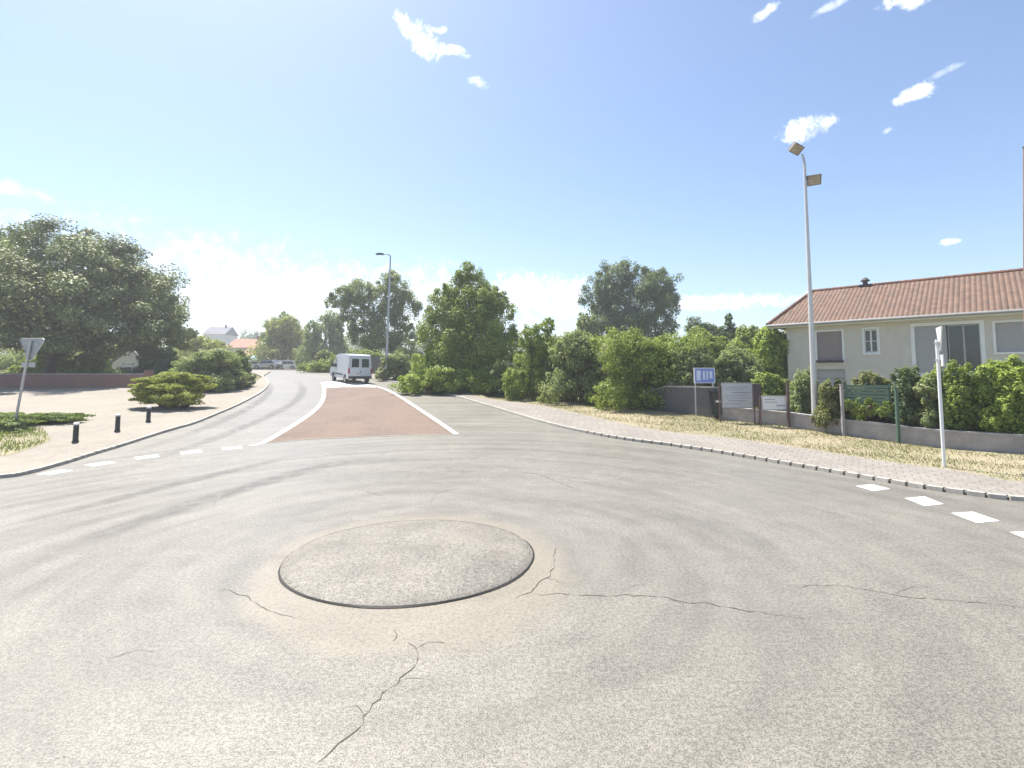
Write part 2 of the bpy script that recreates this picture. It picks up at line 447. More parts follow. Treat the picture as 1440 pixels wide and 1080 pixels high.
def kerb(line, side, label, gap0, gap1, cond):
    mb = MB(); dk = MB()
    inner = line; outer = offset_line(line, .16 * side)
    pts = resample(line, .33)
    for i in range(len(pts) - 1):
        a, b = pts[i], pts[i + 1]; t = (b - a).normalized(); n = Vector((-t.y, t.x)) * side
        L = (b - a).length; gap = .06 if cond(a) else .012
        if a.y > 30 and i % 1: continue
        p0 = a; p1 = a + t * (L - gap)
        z0 = gl(p0.y); z1 = gl(p1.y)
        q0 = p0 + n * .16; q1 = p1 + n * .16
        h = .085 + random.uniform(-.004, .004)
        vs = [(p0.x, p0.y, z0 - .05), (p1.x, p1.y, z1 - .05), (q1.x, q1.y, gl(q1.y) - .05), (q0.x, q0.y, gl(q0.y) - .05),
              (p0.x + n.x * .02, p0.y + n.y * .02, z0 + h), (p1.x + n.x * .02, p1.y + n.y * .02, z1 + h), (q1.x, q1.y, gl(q1.y) + h), (q0.x, q0.y, gl(q0.y) + h)]
        mb.add(vs, [(0, 1, 5, 4), (1, 2, 6, 5), (2, 3, 7, 6), (3, 0, 4, 7), (4, 5, 6, 7)])
        if gap > .05:
            r0 = p1 + n * .07; r1 = b + n * .07; s0 = p1 + n * .15; s1 = b + n * .15
            hh = .045
            dk.add([(r0.x, r0.y, gl(r0.y) - .04), (r1.x, r1.y, gl(r1.y) - .04), (r1.x, r1.y, gl(r1.y) + hh), (r0.x, r0.y, gl(r0.y) + hh),
                    (s0.x, s0.y, gl(s0.y) + .075), (s1.x, s1.y, gl(s1.y) + .075)], [(0, 1, 2, 3), (3, 2, 5, 4)])
    o = mb.build('kerb', M['kerb']); tag(o, label, 'kerb', None, 'structure')
    d = dk.build('joint', M['kerbdark'], o)
    return o
kerb(RK, 1, 'row of pale kerb stones with dark joints on the right', 0, 0, lambda p: p.x > 2.6)
kerb(LK, -1, 'pale kerb curving along the left pavement', 0, 0, lambda p: p.x < -12.2 and p.y < 17)

# dry verge between pavement and garden walls
FB_px = [(690, 560), (780, 562), (860, 568), (937, 577), (1017, 589), (1109, 599), (1140, 604), (1203, 613), (1263, 621), (1326, 629), (1440, 637)]
FB = [(-16, 56), (-6.0, 46)] + [g2(*p, .1) for p in FB_px]
FBs = FB + [(24, 12.4), (54, 8.0)]
verge = drape('verge', RB + offset_line(FBs, -.05)[::-1], .070, M['dryground'])
tag(verge, 'strip of sun-dried grass between the pavement and the garden fence', 'verge', None, 'structure')
verge_poly = RB + FBs[::-1]

# markings
def mark(px, name='white_line', mat='paint', off=.004):
    return drape(name, [g2(*p) for p in px], off, M[mat], road)
isl_left = smooth_line([g2(*p) for p in [(352, 628), (369, 624), (390, 612), (415, 597), (440, 580), (452, 567), (456, 556), (456, 546), (453, 538)]])
isl_right = smooth_line([g2(*p) for p in [(516, 540.5), (540, 546), (565, 559), (590, 576), (615, 592), (642, 611)]])
isl_base = [g2(*p) for p in [(642, 611), (570, 612.5), (500, 615), (430, 618), (375, 623)]]
drape('splitter_island', isl_left + isl_right + isl_base[1:], .004, M['red'], road)['label'] = 'reddish splitter island of coloured asphalt'
strip('edge_line', isl_left, .22, .009, M['paint'], road)
strip('edge_line', isl_right, .20, .009, M['paint'], road)
strip('island_border', isl_base, .10, .009, M['slab'], road)
drape('white_nose', [g2(*p) for p in [(456, 546), (453, 538), (462, 536.2), (490, 537.2), (516, 540.5), (530, 545), (515, 544.5), (480, 544.5)]], .013, M['paint'], road)
mark([(1203, 684), (1226, 681.5), (1252, 688), (1228, 691)], 'give_way_dash')
mark([(1272, 701), (1300, 698.5), (1327, 709), (1300, 712)], 'give_way_dash')
mark([(1337, 722), (1368, 720), (1406, 733), (1374, 736)], 'give_way_dash')
mark([(1420, 749), (1452, 747), (1500, 765), (1466, 768)], 'give_way_dash')
lg = [g2(*p) for p in [(60, 668), (150, 650), (245, 638), (352, 627.5)]]
lgp = resample(smooth_line(lg), .55)
for i in range(0, len(lgp) - 1, 2):
    strip('give_way_dash', [lgp[i], lgp[i + 1]], .45, .004, M['paint'], road)

# cracks, worn into the asphalt
def crack(px, w=.018):
    base = [Vector(g2(*p)) for p in px]
    pts = resample(base, .07); pts.append(base[-1])
    out = []; ws = []; off = 0
    for i, p in enumerate(pts):
        off = off * .6 + random.uniform(-.034, .034)
        t = (pts[min(i + 1, len(pts) - 1)] - pts[max(i - 1, 0)]); t = t.normalized() if t.length > 1e-6 else Vector((1, 0))
        out.append((p.x - t.y * off, p.y + t.x * off))
        e = min(i, len(pts) - 1 - i) / max(1, len(pts) * .2)
        ws.append(w * .62 * random.uniform(.12, 1.5) * min(1, .25 + e))
    strip('crack', out, ws, .004, M['crack'], road)
crack([(445, 1080), (478, 1052), (512, 1010), (536, 980), (560, 958), (578, 935), (582, 912), (574, 904)], .016)
crack([(548, 905), (556, 885)], .012)
crack([(752, 836), (800, 838), (870, 838), (940, 842), (1010, 852), (1080, 864), (1140, 870)], .018)
crack([(1110, 826), (1180, 824), (1260, 836), (1340, 845), (1440, 858), (1560, 880)], .016)
crack([(778, 770), (781, 790), (768, 812), (745, 832), (722, 842)], .024)
crack([(310, 828), (350, 842), (395, 862), (420, 870)], .012)
crack([(300, 712), (318, 696), (345, 684)], .016)
crack([(505, 690), (540, 698)], .016)
crack([(608, 712), (612, 694), (640, 688)], .016)
crack([(150, 930), (185, 920), (225, 916)], .010)
crack([(720, 662), (760, 668), (815, 690)], .02)

crack([(560, 958), (590, 950), (612, 958)], .009)
crack([(512, 1010), (498, 1000), (478, 998)], .009)
crack([(870, 838), (884, 828), (910, 824)], .010)
crack([(940, 842), (962, 850), (970, 862)], .010)
crack([(1260, 836), (1282, 828), (1310, 826)], .010)
crack([(768, 812), (790, 820)], .012)
crack([(582, 912), (600, 905), (622, 908)], .009)

# tyre tracks on the approach lane (rubber polished into the surface)
def trackmat():
    m, nt, b = newmat('tyre_track')
    at = nt.new('ShaderNodeAttribute', attribute_name='fade').outputs['Fac']
    n = nt.noise(nt.obj(), 3, 4, .6)
    f = nt.math('MULTIPLY', nt.math('MULTIPLY', at, nt.step(n, .25, .65, .2, 1)), .36)
    nt.put(b, 'Base Color', (.10, .095, .088)); b.inputs['Roughness'].default_value = .6
    t = nt.new('ShaderNodeBsdfTransparent'); mx = nt.new('ShaderNodeMixShader', {0: f})
    nt.l.new(t.outputs[0], mx.inputs[1]); nt.l.new(b.outputs[0], mx.inputs[2]); nt.l.new(mx.outputs[0], nt.n['Material Output'].inputs[0])
    return m
M['track'] = trackmat()
def track(px, w, off=.006):
    pts = resample(smooth_line([g2(*p) for p in px]), .5); n = len(pts); vs = []; fade = []
    for i, p in enumerate(pts):
        a = pts[max(0, i - 1)]; b = pts[min(n - 1, i + 1)]; t = (b - a).normalized()
        e = min(1, min(i, n - 1 - i) / (n * .3))
        for s_ in (-1, -.35, .35, 1):
            q = (p.x - t.y * w * s_ / 2, p.y + t.x * w * s_ / 2); vs.append((q[0], q[1], gl(q[1]) + off)); fade.append(e if abs(s_) < .9 else 0)
    mb = MB(); mb.add(vs, [(i * 4 + j, i * 4 + j + 1, i * 4 + j + 5, i * 4 + j + 4) for i in range(n - 1) for j in range(3)])
    o = mb.build('tyre_track', M['track'], road)
    a = o.data.attributes.new('fade', 'FLOAT', 'POINT'); a.data.foreach_set('value', fade)
track([(415, 534), (428, 545), (420, 562), (390, 580), (345, 600), (300, 618), (200, 650), (60, 700)], .7)
track([(376, 536), (381, 548), (365, 566), (330, 584), (280, 606), (200, 632), (110, 662)], .7, .0075)
track([(0, 800), (160, 745), (330, 690), (450, 655), (560, 640)], .8)
track([(0, 742), (150, 705), (300, 668), (420, 640)], .6, .0075)

# mini roundabout dome
dm = MB(); nseg = 96; rings = [(1.0, 0.006), (.992, .02), (.9, .042), (.7, .082), (.45, .1), (.2, .11)]
vs = []
for k, (rr, zz) in enumerate(rings):
    for j in range(nseg):
        t = 2 * math.pi * j / nseg; vs.append((DOME[0] + math.cos(t) * DR * rr, DOME[1] + math.sin(t) * DR * .94 * rr, zz))
vs.append((DOME[0], DOME[1], .112))
fs = []
for k in range(len(rings) - 1):
    for j in range(nseg):
        q = (j + 1) % nseg; fs.append((k * nseg + j, k * nseg + q, (k + 1) * nseg + q, (k + 1) * nseg + j))
for j in range(nseg): fs.append(((len(rings) - 1) * nseg + j, (len(rings) - 1) * nseg + (j + 1) % nseg, len(vs) - 1))
dm.add(vs, fs); dome = dm.build('roundabout_dome', M['dome'], None, 0, True)
tag(dome, 'low round asphalt dome in the middle of the mini roundabout', 'roundabout', None, 'structure')
rg = MB(); vs = []
for j in range(nseg):
    t = 2 * math.pi * j / nseg
    wv = .008 + .006 * math.sin(7 * t) + random.uniform(0, .006)
    for rr, zz in ((DR * .994, .022), (DR + wv, .006)): vs.append((DOME[0] + math.cos(t) * rr, DOME[1] + math.sin(t) * .94 * rr, zz))
rg.add(vs, [(2 * j, 2 * ((j + 1) % nseg), 2 * ((j + 1) % nseg) + 1, 2 * j + 1) for j in range(nseg)])
rg.build('rim_joint', M['darkjoint'], dome)  # dark band: rim joint with the shade of its gap put into the colour

# ------------------------------------------------------------------ foliage
def mesh_quads(name, V, mat, parent=None):
    n = len(V) // 4
    me = bpy.data.meshes.new(name)
    me.vertices.add(len(V)); me.vertices.foreach_set('co', V.astype(np.float32).ravel())
    me.loops.add(n * 4); me.loops.foreach_set('vertex_index', np.arange(n * 4, dtype=np.int32))
    me.polygons.add(n); me.polygons.foreach_set('loop_start', np.arange(0, n * 4, 4, dtype=np.int32))
    try: me.polygons.foreach_set('loop_total', np.full(n, 4, dtype=np.int32))
    except Exception: pass
    me.update(calc_edges=True); me.materials.append(mat)
    o = bpy.data.objects.new(name, me); C.objects.link(o)
    if parent: o.parent = parent
    return o

def unit(a): return a / np.maximum(1e-6, np.linalg.norm(a, axis=1, keepdims=True))
def leaf_quads(P, N, size, rng, aspect=.55):
    n = len(P)
    r = unit(rng.normal(size=(n, 3))); T = unit(np.cross(N, r)); B = np.cross(N, T)
    s = size * rng.uniform(.65, 1.35, (n, 1))
    tip = P + T * s * .5; base = P - T * s * .5 - N * s * .08
    l = P + B * s * aspect * .5 + N * s * .1; rr = P - B * s * aspect * .5 + N * s * .1
    V = np.stack([base, l, tip, rr], axis=1).reshape(-1, 3); return V

def foliage(blobs, size, rng, dens=1.8, clumps=26, spread=.30, cap=70000, inner=.18, up=.25):
    """leaf positions in clumps over the shells of ellipsoidal boughs"""
    out = []
    bl = np.array(blobs, float)
    area = bl[:, 3] * bl[:, 4] + bl[:, 4] * bl[:, 5] + bl[:, 3] * bl[:, 5]
    tot = area.sum() * 4.19
    n = int(min(cap, tot * dens / (size * size * .28)))
    for b, a in zip(bl, area):
        k = max(60, int(n * a / area.sum()))
        c = b[:3]; rad = b[3:6]
        D = unit(rng.normal(size=(clumps, 3))); rr = rng.uniform(.62, 1.0, (clumps, 1))
        CC = D * rr
        w = rng.uniform(.4, 1.6, clumps); idx = rng.choice(clumps, k, p=w / w.sum())
        cr = rng.uniform(.6, 1.3, clumps) * spread
        off = unit(rng.normal(size=(k, 3))) * (rng.uniform(0, 1, (k, 1)) ** .45)
        P = CC[idx] + off * cr[idx][:, None]
        m = rng.uniform(size=k) < inner
        P[m] = unit(rng.normal(size=(m.sum(), 3))) * (rng.uniform(0, 1, (m.sum(), 1)) ** .4) * .85
        N = unit(off * .7 + P * .5 + rng.normal(size=(k, 3)) * .55 + np.array([0, 0, up]))
        P = P * rad + c
        out.append(leaf_quads(P, N, size, rng))
    return np.concatenate(out)

def limbs(mb, base, top, r0, targets, rng, n=8):
    base = Vector(base); top = Vector(top)
    pts = []; L = 6
    for i in range(L + 1):
        t = i / L; p = base.lerp(top, t) + Vector((rng.normal() * .05, rng.normal() * .05, 0)) * (top - base).length * .12 * (0 < i < L)
        pts.append(p)
    mb.tube([tuple(p) for p in pts], [r0 * (1.25 if i == 0 else 1 - .6 * i / L) for i in range(L + 1)], n)
    for t in targets:
        t = Vector(t); s = pts[rng.integers(L // 2, L)]
        m = s.lerp(t, .5) + Vector((rng.normal() * .2, rng.normal() * .2, .15))
        mb.tube([tuple(s), tuple(m), tuple(t)], [r0 * .38, r0 * .22, r0 * .06], 6)

def auto_blobs(rng, c, r, n, sub=(.34, .5), shape='round'):
    out = []
    if shape == 'round':
        out.append((*c, r[0] * .68, r[1] * .68, r[2] * .68))
        D = unit(rng.normal(size=(n, 3))); D[:, 2] = np.where(D[:, 2] < -.55, -D[:, 2], D[:, 2])
        for d in D:
            k = rng.uniform(*sub); m = 1 - k
            out.append((c[0] + d[0] * r[0] * m, c[1] + d[1] * r[1] * m, c[2] + d[2] * r[2] * m, r[0] * k, r[1] * k, r[2] * k * .9))
    elif shape == 'cone':
        for i in range(n):
            t = i / (n - 1) ; rr = (1 - t) ** .75 * .95 + .06
            a = rng.uniform(0, 6.28); k = .42 * (1 - .55 * t)
            m = max(0, rr - k)
            out.append((c[0] + math.cos(a) * r[0] * m, c[1] + math.sin(a) * r[1] * m, c[2] - r[2] + 2 * r[2] * (t * .88 + .08), r[0] * k, r[1] * k, r[2] * (.20 - .08 * t)))
        out.append((c[0], c[1], c[2] - r[2] * .35, r[0] * .6, r[1] * .6, r[2] * .55))
    elif shape == 'box':
        for i in range(n):
            out.append((c[0] + rng.uniform(-1, 1) * r[0] * .72, c[1] + rng.uniform(-1, 1) * r[1] * .5, c[2] + rng.uniform(-1, 1) * r[2] * .55,
                        r[0] * .5 if r[0] < r[2] * 1.5 else r[2] * rng.uniform(.55, .85), r[1] * .55, r[2] * rng.uniform(.4, .6)))
        out.append((c[0], c[1], c[2] - r[2] * .1, r[0] * .8, r[1] * .7, r[2] * .8))
    return out

def plant(name, label, cat, box, Y, mat, seed, shape='round', nb=9, lobes=None, dens=1.7, size=None, trunk=True, bark='bark', depth=.85,
          ground=None, up=.25, trunk_r=None, cap=60000, group=None, spread=.3, clumps=26, lean=0.0, ry=None, tx=None, skirt=None, hang=False, ends=None):
    """box = the crown's outline in the photograph (left, right, top, bottom pixels); Y its distance"""
    rng = np.random.default_rng(seed)
    l, r_, t, b = box
    pl = W(l, (t + b) / 2, Y); pr = W(r_, (t + b) / 2, Y); zt = W((l + r_) / 2, t, Y).z; zb = W((l + r_) / 2, b, Y).z
    gb = gz(Y) + .02 if ground is None else ground
    zb = max(zb, gb)
    cx = (pl.x + pr.x) / 2; rx = (pr.x - pl.x) / 2; rz = (zt - zb) / 2; cz = (zt + zb) / 2 - gb
    yaw = 0.0; cy = Y
    if ends:
        p_, q_ = ends; cx = (p_[0] + q_[0]) / 2; cy = (p_[1] + q_[1]) / 2; yaw = math.atan2(q_[1] - p_[1], q_[0] - p_[0]); rx = math.hypot(q_[0] - p_[0], q_[1] - p_[1]) / 2
        zt = W((l + r_) / 2, t, cy).z; gb = gz(cy) - .1; zb = W((l + r_) / 2, b, cy).z if hang else gb; rz = (zt - zb) / 2; cz = (zt + zb) / 2 - gb
    o = thing(name, label, cat, (cx, cy, gb), yaw, group)
    ryy = ry if ry else rx * depth
    if lobes: blobs = [(u * rx, (w_ if w_ is not None else 0) * ryy, cz + v * rz, ru * rx, ru * ryy * .95, rv * rz) for (u, w_, v, ru, rv) in lobes]
    else: blobs = auto_blobs(rng, (0, 0, cz), (rx, ryy, rz), nb, shape=shape)
    s = size or max(.09, .0042 * Y)
    if skirt is None: skirt = not trunk and not hang
    if skirt:
        nk = max(3, int(round(rx / max(.4, rz * .6))))
        for i in range(nk):
            u = -0.78 + 1.56 * i / (nk - 1)
            for w_ in (-.45, .45): blobs.append((u * rx, w_ * ryy, rz * .38 + zb - gb - .05, rx * .95 / nk + rx * .12, ryy * .5, rz * .46))
    V = foliage(blobs, s, rng, dens, cap=cap, spread=spread, clumps=clumps, up=up)
    V[:, 2] = np.maximum(V[:, 2], .01)
    mesh_quads('crown' if trunk else 'foliage', V, mat, o)
    mb = MB(); tr = trunk_r or max(.05, min(.32, rx * .06))
    if trunk:
        bx = tx if tx is not None else rng.normal() * .1
        limbs(mb, (bx, 0, -.1), (lean, 0, cz + rz * .2), tr, [bb[:3] for bb in blobs[:12]], rng)
        mb.build('trunk', M[bark], o, 0, True)
    else:
        for k in range(6):
            a = rng.uniform(0, 6.28); bb = blobs[k % len(blobs)]
            mb.tube([(bb[0] * (.9 if hang else .3) + math.cos(a) * .1, bb[1] * .3 + math.sin(a) * .1, bb[2] - .04 if hang else -.05), (bb[0] * .7, bb[1] * .7, bb[2] if hang else cz * .5), (bb[0], bb[1], bb[2])], [tr, tr * .7, tr * .2], 6)
        mb.build('stem', M[bark], o, 0, True)
    return o

# --- trees on the left
plant('broad_tree', 'huge broad tree overhanging the red brick wall on the left', 'tree', (-70, 268, 308, 508), 42, M['leaf_broad'], 1,
      lobes=[(0, 0, 0, .74, .76), (-.55, .2, .40, .48, .52), (-.15, .15, .55, .5, .44), (.16, .1, .38, .42, .46), (.48, .05, -.04, .42, .44), (.76, 0, -.22, .24, .36), (.62, -.2, -.5, .36, .40), (.72, 0, -.62, .26, .34),
             (-.1, -.55, -.2, .5, .6), (.35, -.5, -.35, .45, .55), (-.55, -.5, -.1, .45, .6), (-.6, -.3, -.5, .4, .46), (0, -.45, -.55, .5, .42), (-.85, 0, 0, .3, .5), (.36, -.35, .08, .34, .36), (-.25, -.45, .25, .4, .4),
             (.3, -.1, -.62, .5, .36), (-.3, 0, -.62, .5, .36), (.1, .4, -.3, .6, .6), (.45, .4, -.4, .4, .5)],
      dens=2.6, size=.24, cap=150000, trunk_r=.38, tx=-1.5, clumps=20, spread=.24, up=.8)
plant('reddish_tree', 'tree with reddish branches behind the broad tree at the left edge', 'tree', (-90, 48, 308, 470), 50, M['leaf_mid'], 2, nb=8, bark='redbark', size=.2, cap=40000)
plant('spreading_juniper', 'yellow-green spreading juniper with tiered branches behind the bollards', 'shrub', (186, 305, 521, 570), 25.5, M['leaf_yellow'], 3, trunk=False, skirt=False,
      lobes=[(0, 0, -.1, .55, .55), (-.6, 0, .1, .42, .22), (-.35, -.2, .45, .45, .25), (.05, 0, .7, .48, .25), (.5, 0, .55, .42, .22), (.7, -.1, .1, .32, .25), (-.75, 0, -.15, .26, .16), (.1, -.4, .1, .5, .2), (0, -.3, -.55, .62, .42), (-.45, -.2, -.5, .4, .3), (.4, -.4, -.45, .55, .5), (-.2, -.3, -.4, .35, .3), (-.45, -.3, -.2, .4, .16)],
      dens=2.2, size=.10, cap=50000, spread=.26)
plant('pale_hedge', 'tall pale green clipped hedge beside the left road', 'hedge', (243, 330, 489, 548), 34, M['leaf_pale'], 4, 'box', 8, trunk=False, size=.13, ry=2.2, cap=45000)
plant('dark_shrub', 'narrow dark shrub closing the end of the pale hedge', 'shrub', (318, 347, 488, 545), 36, M['leaf_dark'], 5, 'box', 6, trunk=False, size=.13, ry=1.6, cap=20000)
plant('garden_hedge', 'bright green hedge lit behind the brick wall under the broad tree', 'hedge', (16, 122, 488, 532), 45, M['leaf_bright'], 6, 'box', 10, trunk=False, size=.2, ry=1.0, cap=40000)
plant('garden_bush', 'bright leafy bush beside the white gabled house on the left', 'bush', (104, 164, 492, 532), 44.5, M['leaf_bright'], 7, 'round', 7, trunk=False, size=.19, ry=1.2, cap=24000)
plant('round_bush', 'dark round bush between the gabled house and the pale hedge', 'bush', (194, 258, 484, 534), 42, M['leaf_dark'], 8, 'round', 7, trunk=False, size=.16, ry=1.5, cap=20000)
# low mat-forming shrub in front of the bollards
plant('low_shrub', 'low dense green shrub spread over the pavement edge under the road sign', 'shrub', (-70, 121, 580, 612), 20.6, M['leaf_mat'], 9, trunk=False, skirt=False,
      lobes=[(0, 0, -.2, .8, .9), (-.5, .1, .2, .5, .75), (.4, .1, .1, .5, .7), (.75, -.1, -.3, .26, .55), (.1, -.4, -.3, .6, .6), (-.4, -.4, -.2, .5, .6)],
      dens=2.2, size=.09, cap=60000, ry=1.7, ground=gz(20.6) + .1)
plant('silvery_shrub', 'greyish tuft growing round the foot of the left road sign', 'shrub', (-8, 36, 590, 625), 18.6, M['leaf_pale'], 10, 'round', 5, trunk=False, size=.08, cap=9000, ground=gz(18.6) + .1)

# --- trees ahead
plant('olive_tree', 'tall loose olive-green tree with two lobes behind the van', 'tree', (456, 594, 382, 505), 62, M['leaf_olive'], 11,
      lobes=[(-.15, 0, -.35, .42, .5), (-.62, 0, .42, .26, .26), (-.32, .1, .55, .34, .34), (.05, 0, .3, .28, .36), (.28, .1, .78, .26, .24), (.48, -.1, .55, .34, .34), (.72, 0, .25, .26, .36), (.62, 0, -.25, .26, .25), (.36, -.1, .1, .28, .32), (-.4, -.1, .12, .3, .34), (.1, -.1, -.6, .5, .38), (.55, .1, -.65, .42, .28), (-.85, 0, .3, .14, .16)],
      size=.25, cap=42000, dens=1.5, trunk_r=.3)
plant('conical_tree', 'bright green conical tree in the middle beyond the right kerb', 'tree', (586, 736, 368, 548), 35, M['leaf_mid'], 12,
      lobes=[(-.1, 0, .84, .18, .18), (.02, 0, .68, .28, .26), (-.28, .1, .5, .32, .28), (.25, 0, .45, .32, .28), (-.5, 0, .25, .38, .32), (.1, -.2, .2, .5, .4), (.55, 0, .1, .34, .30), (-.6, -.1, -.15, .4, .36), (.2, -.4, -.25, .55, .42), (.72, 0, -.3, .28, .3), (-.35, -.35, -.45, .42, .36), (.4, -.3, -.65, .48, .35), (0, 0, -.3, .7, .6), (.62, .1, .38, .14, .16), (-.55, .1, -.6, .36, .3)],
      size=.16, cap=75000, dens=1.7, trunk_r=.2)
plant('roadside_bush', 'rounded bright bush at the foot of the conical tree', 'bush', (572, 690, 482, 553), 33.5, M['leaf_bright'], 13,
      lobes=[(-.6, 0, -.1, .38, .75), (-.2, 0, .1, .42, .75), (.2, .1, 0, .42, .7), (.6, .1, -.35, .4, .55), (0, -.2, -.4, .7, .5)], trunk=False, size=.15, cap=40000)
plant('pale_bush', 'pale sunlit bush on the verge right of the far street lamp', 'bush', (534, 586, 494, 533), 44, M['leaf_pale'], 14, 'round', 7, trunk=False, size=.18, cap=16000)
plant('willow', 'pale yellowish tree left of the olive-green tree', 'tree', (425, 490, 432, 520), 82, M['leaf_pale'], 15, nb=9, size=.32, cap=22000, skirt=True)
plant('birch', 'light green tree behind the parked silver car', 'tree', (362, 440, 440, 518), 92, M['leaf_yellow'], 16, nb=10, size=.34, cap=26000, skirt=True)
plant('far_tree', 'darker tree rising behind the red roofed far house', 'tree', (372, 412, 434, 490), 105, M['leaf_mid'], 17, nb=7, size=.4, cap=9000, skirt=True)
plant('road_edge_bush', 'olive bush at the road edge just left of the van', 'bush', (438, 474, 490, 521), 66, M['leaf_olive'], 18, 'round', 6, trunk=False, size=.25, cap=9000)

# --- right-hand row
plant('tall_bush', 'tall two-tone bush right of the conical tree', 'bush', (716, 800, 446, 566), 29.5, M['leaf_mid'], 19, lobes=[(.3, 0, .8, .3, .18), (-.3, 0, .5, .45, .3), (.2, 0, .3, .6, .35), (-.3, 0, -.1, .55, .4), (.35, 0, -.3, .5, .4), (0, 0, -.6, .7, .4)], trunk=False, size=.14, cap=30000)
plant('grey_green_bush', 'grey-green bush on the verge between the tall bush and the dark hedge', 'bush', (766, 880, 460, 570), 28, M['leaf_pale'], 20, 'round', 11, trunk=False, size=.13, cap=42000)
plant('overgrown_hedge', 'overgrown hedge with sunlit top and dark side below the big round tree', 'hedge', (842, 985, 464, 576), 25.5, M['leaf_mid'], 21, 'box', 12, trunk=False, size=.13, cap=50000, ry=2.0)
plant('round_tree', 'big dark round-headed tree standing behind the right hedges', 'tree', (814, 958, 364, 500), 60, M['leaf_dark'], 22,
      lobes=[(0, 0, 0, .7, .68), (-.3, 0, .62, .34, .34), (-.05, 0, .74, .26, .26), (.22, 0, .5, .36, .34), (.6, 0, .5, .36, .32), (-.58, 0, .25, .38, .4), (.7, 0, .1, .3, .4), (-.62, 0, -.3, .36, .4), (.2, -.4, 0, .5, .5), (.55, 0, -.4, .4, .4), (-.2, -.3, -.4, .5, .4)],
      size=.24, cap=60000, trunk_r=.35)
plant('small_tree', 'thin pale tree at the left shoulder of the big round tree', 'tree', (808, 846, 432, 500), 52, M['leaf_pale'], 23, nb=7, size=.22, cap=9000, skirt=True)
plant('screen_bush', 'light leafy bush rising above the grey board fence', 'bush', (936, 1010, 478, 562), 24.5, M['leaf_pale'], 24, 'round', 9, trunk=False, size=.12, cap=32000)
plant('spruce', 'dark pointed conifer behind the light leafy bush', 'tree', (958, 1046, 440, 540), 44, M['leaf_dark'], 25, lobes=[(.55, 0, .8, .12, .2), (.55, 0, .55, .24, .2), (.5, 0, .25, .34, .25), (0, 0, .3, .5, .4), (-.5, 0, .5, .4, .35), (-.1, 0, -.3, .8, .5), (.5, 0, -.3, .45, .45)], size=.19, cap=26000)
plant('fruit_tree', 'bright green fruit tree against the left corner of the tiled house', 'tree', (1040, 1120, 456, 570), 30, M['leaf_bright'], 26, nb=11, size=.15, cap=34000)
plant('laurel', 'pale laurel bush behind the grey notice board', 'bush', (1000, 1082, 484, 562), 25, M['leaf_pale'], 27, 'round', 9, trunk=False, size=.12, cap=32000)
plant('small_fruit_tree', 'low rounded tree between the dark conifer and the bright fruit tree', 'tree', (1028, 1075, 452, 520), 38, M['leaf_mid'], 28, nb=8, size=.17, cap=18000, skirt=True)
plant('boundary_shrub', 'green shrub behind the white notice board', 'shrub', (1060, 1118, 520, 580), 23, M['leaf_mid'], 29, 'box', 8, trunk=False, size=.11, cap=26000, ry=.8)
plant('privet', 'pale privet beside the floodlight mast', 'shrub', (1108, 1148, 516, 596), 21.6, M['leaf_pale'], 30, 'box', 8, trunk=False, size=.11, cap=24000, ry=.7)

plant('back_hedge', 'long shaded hedge behind the bushes of the right verge', 'hedge', (690, 1110, 462, 562), 33, M['leaf_mid'], 31, 'box', 20, trunk=False, size=.17, cap=90000, ry=1.6)
plant('field_hedge', 'hedge filling the gap under the olive-green tree behind the van', 'hedge', (425, 615, 488, 530), 57, M['leaf_mid'], 32, 'box', 12, trunk=False, size=.24, cap=30000, ry=2.0)
plant('park_hedge', 'dark hedge closing the garden far behind the brick wall', 'hedge', (-60, 262, 478, 532), 62, M['leaf_mid'], 33, 'box', 16, trunk=False, size=.26, cap=45000, ry=2.0)
plant('bend_bush', 'leafy bush between the far houses and the pale hedge', 'bush', (240, 330, 470, 530), 70, M['leaf_yellow'], 34, 'round', 9, trunk=False, size=.28, cap=16000)

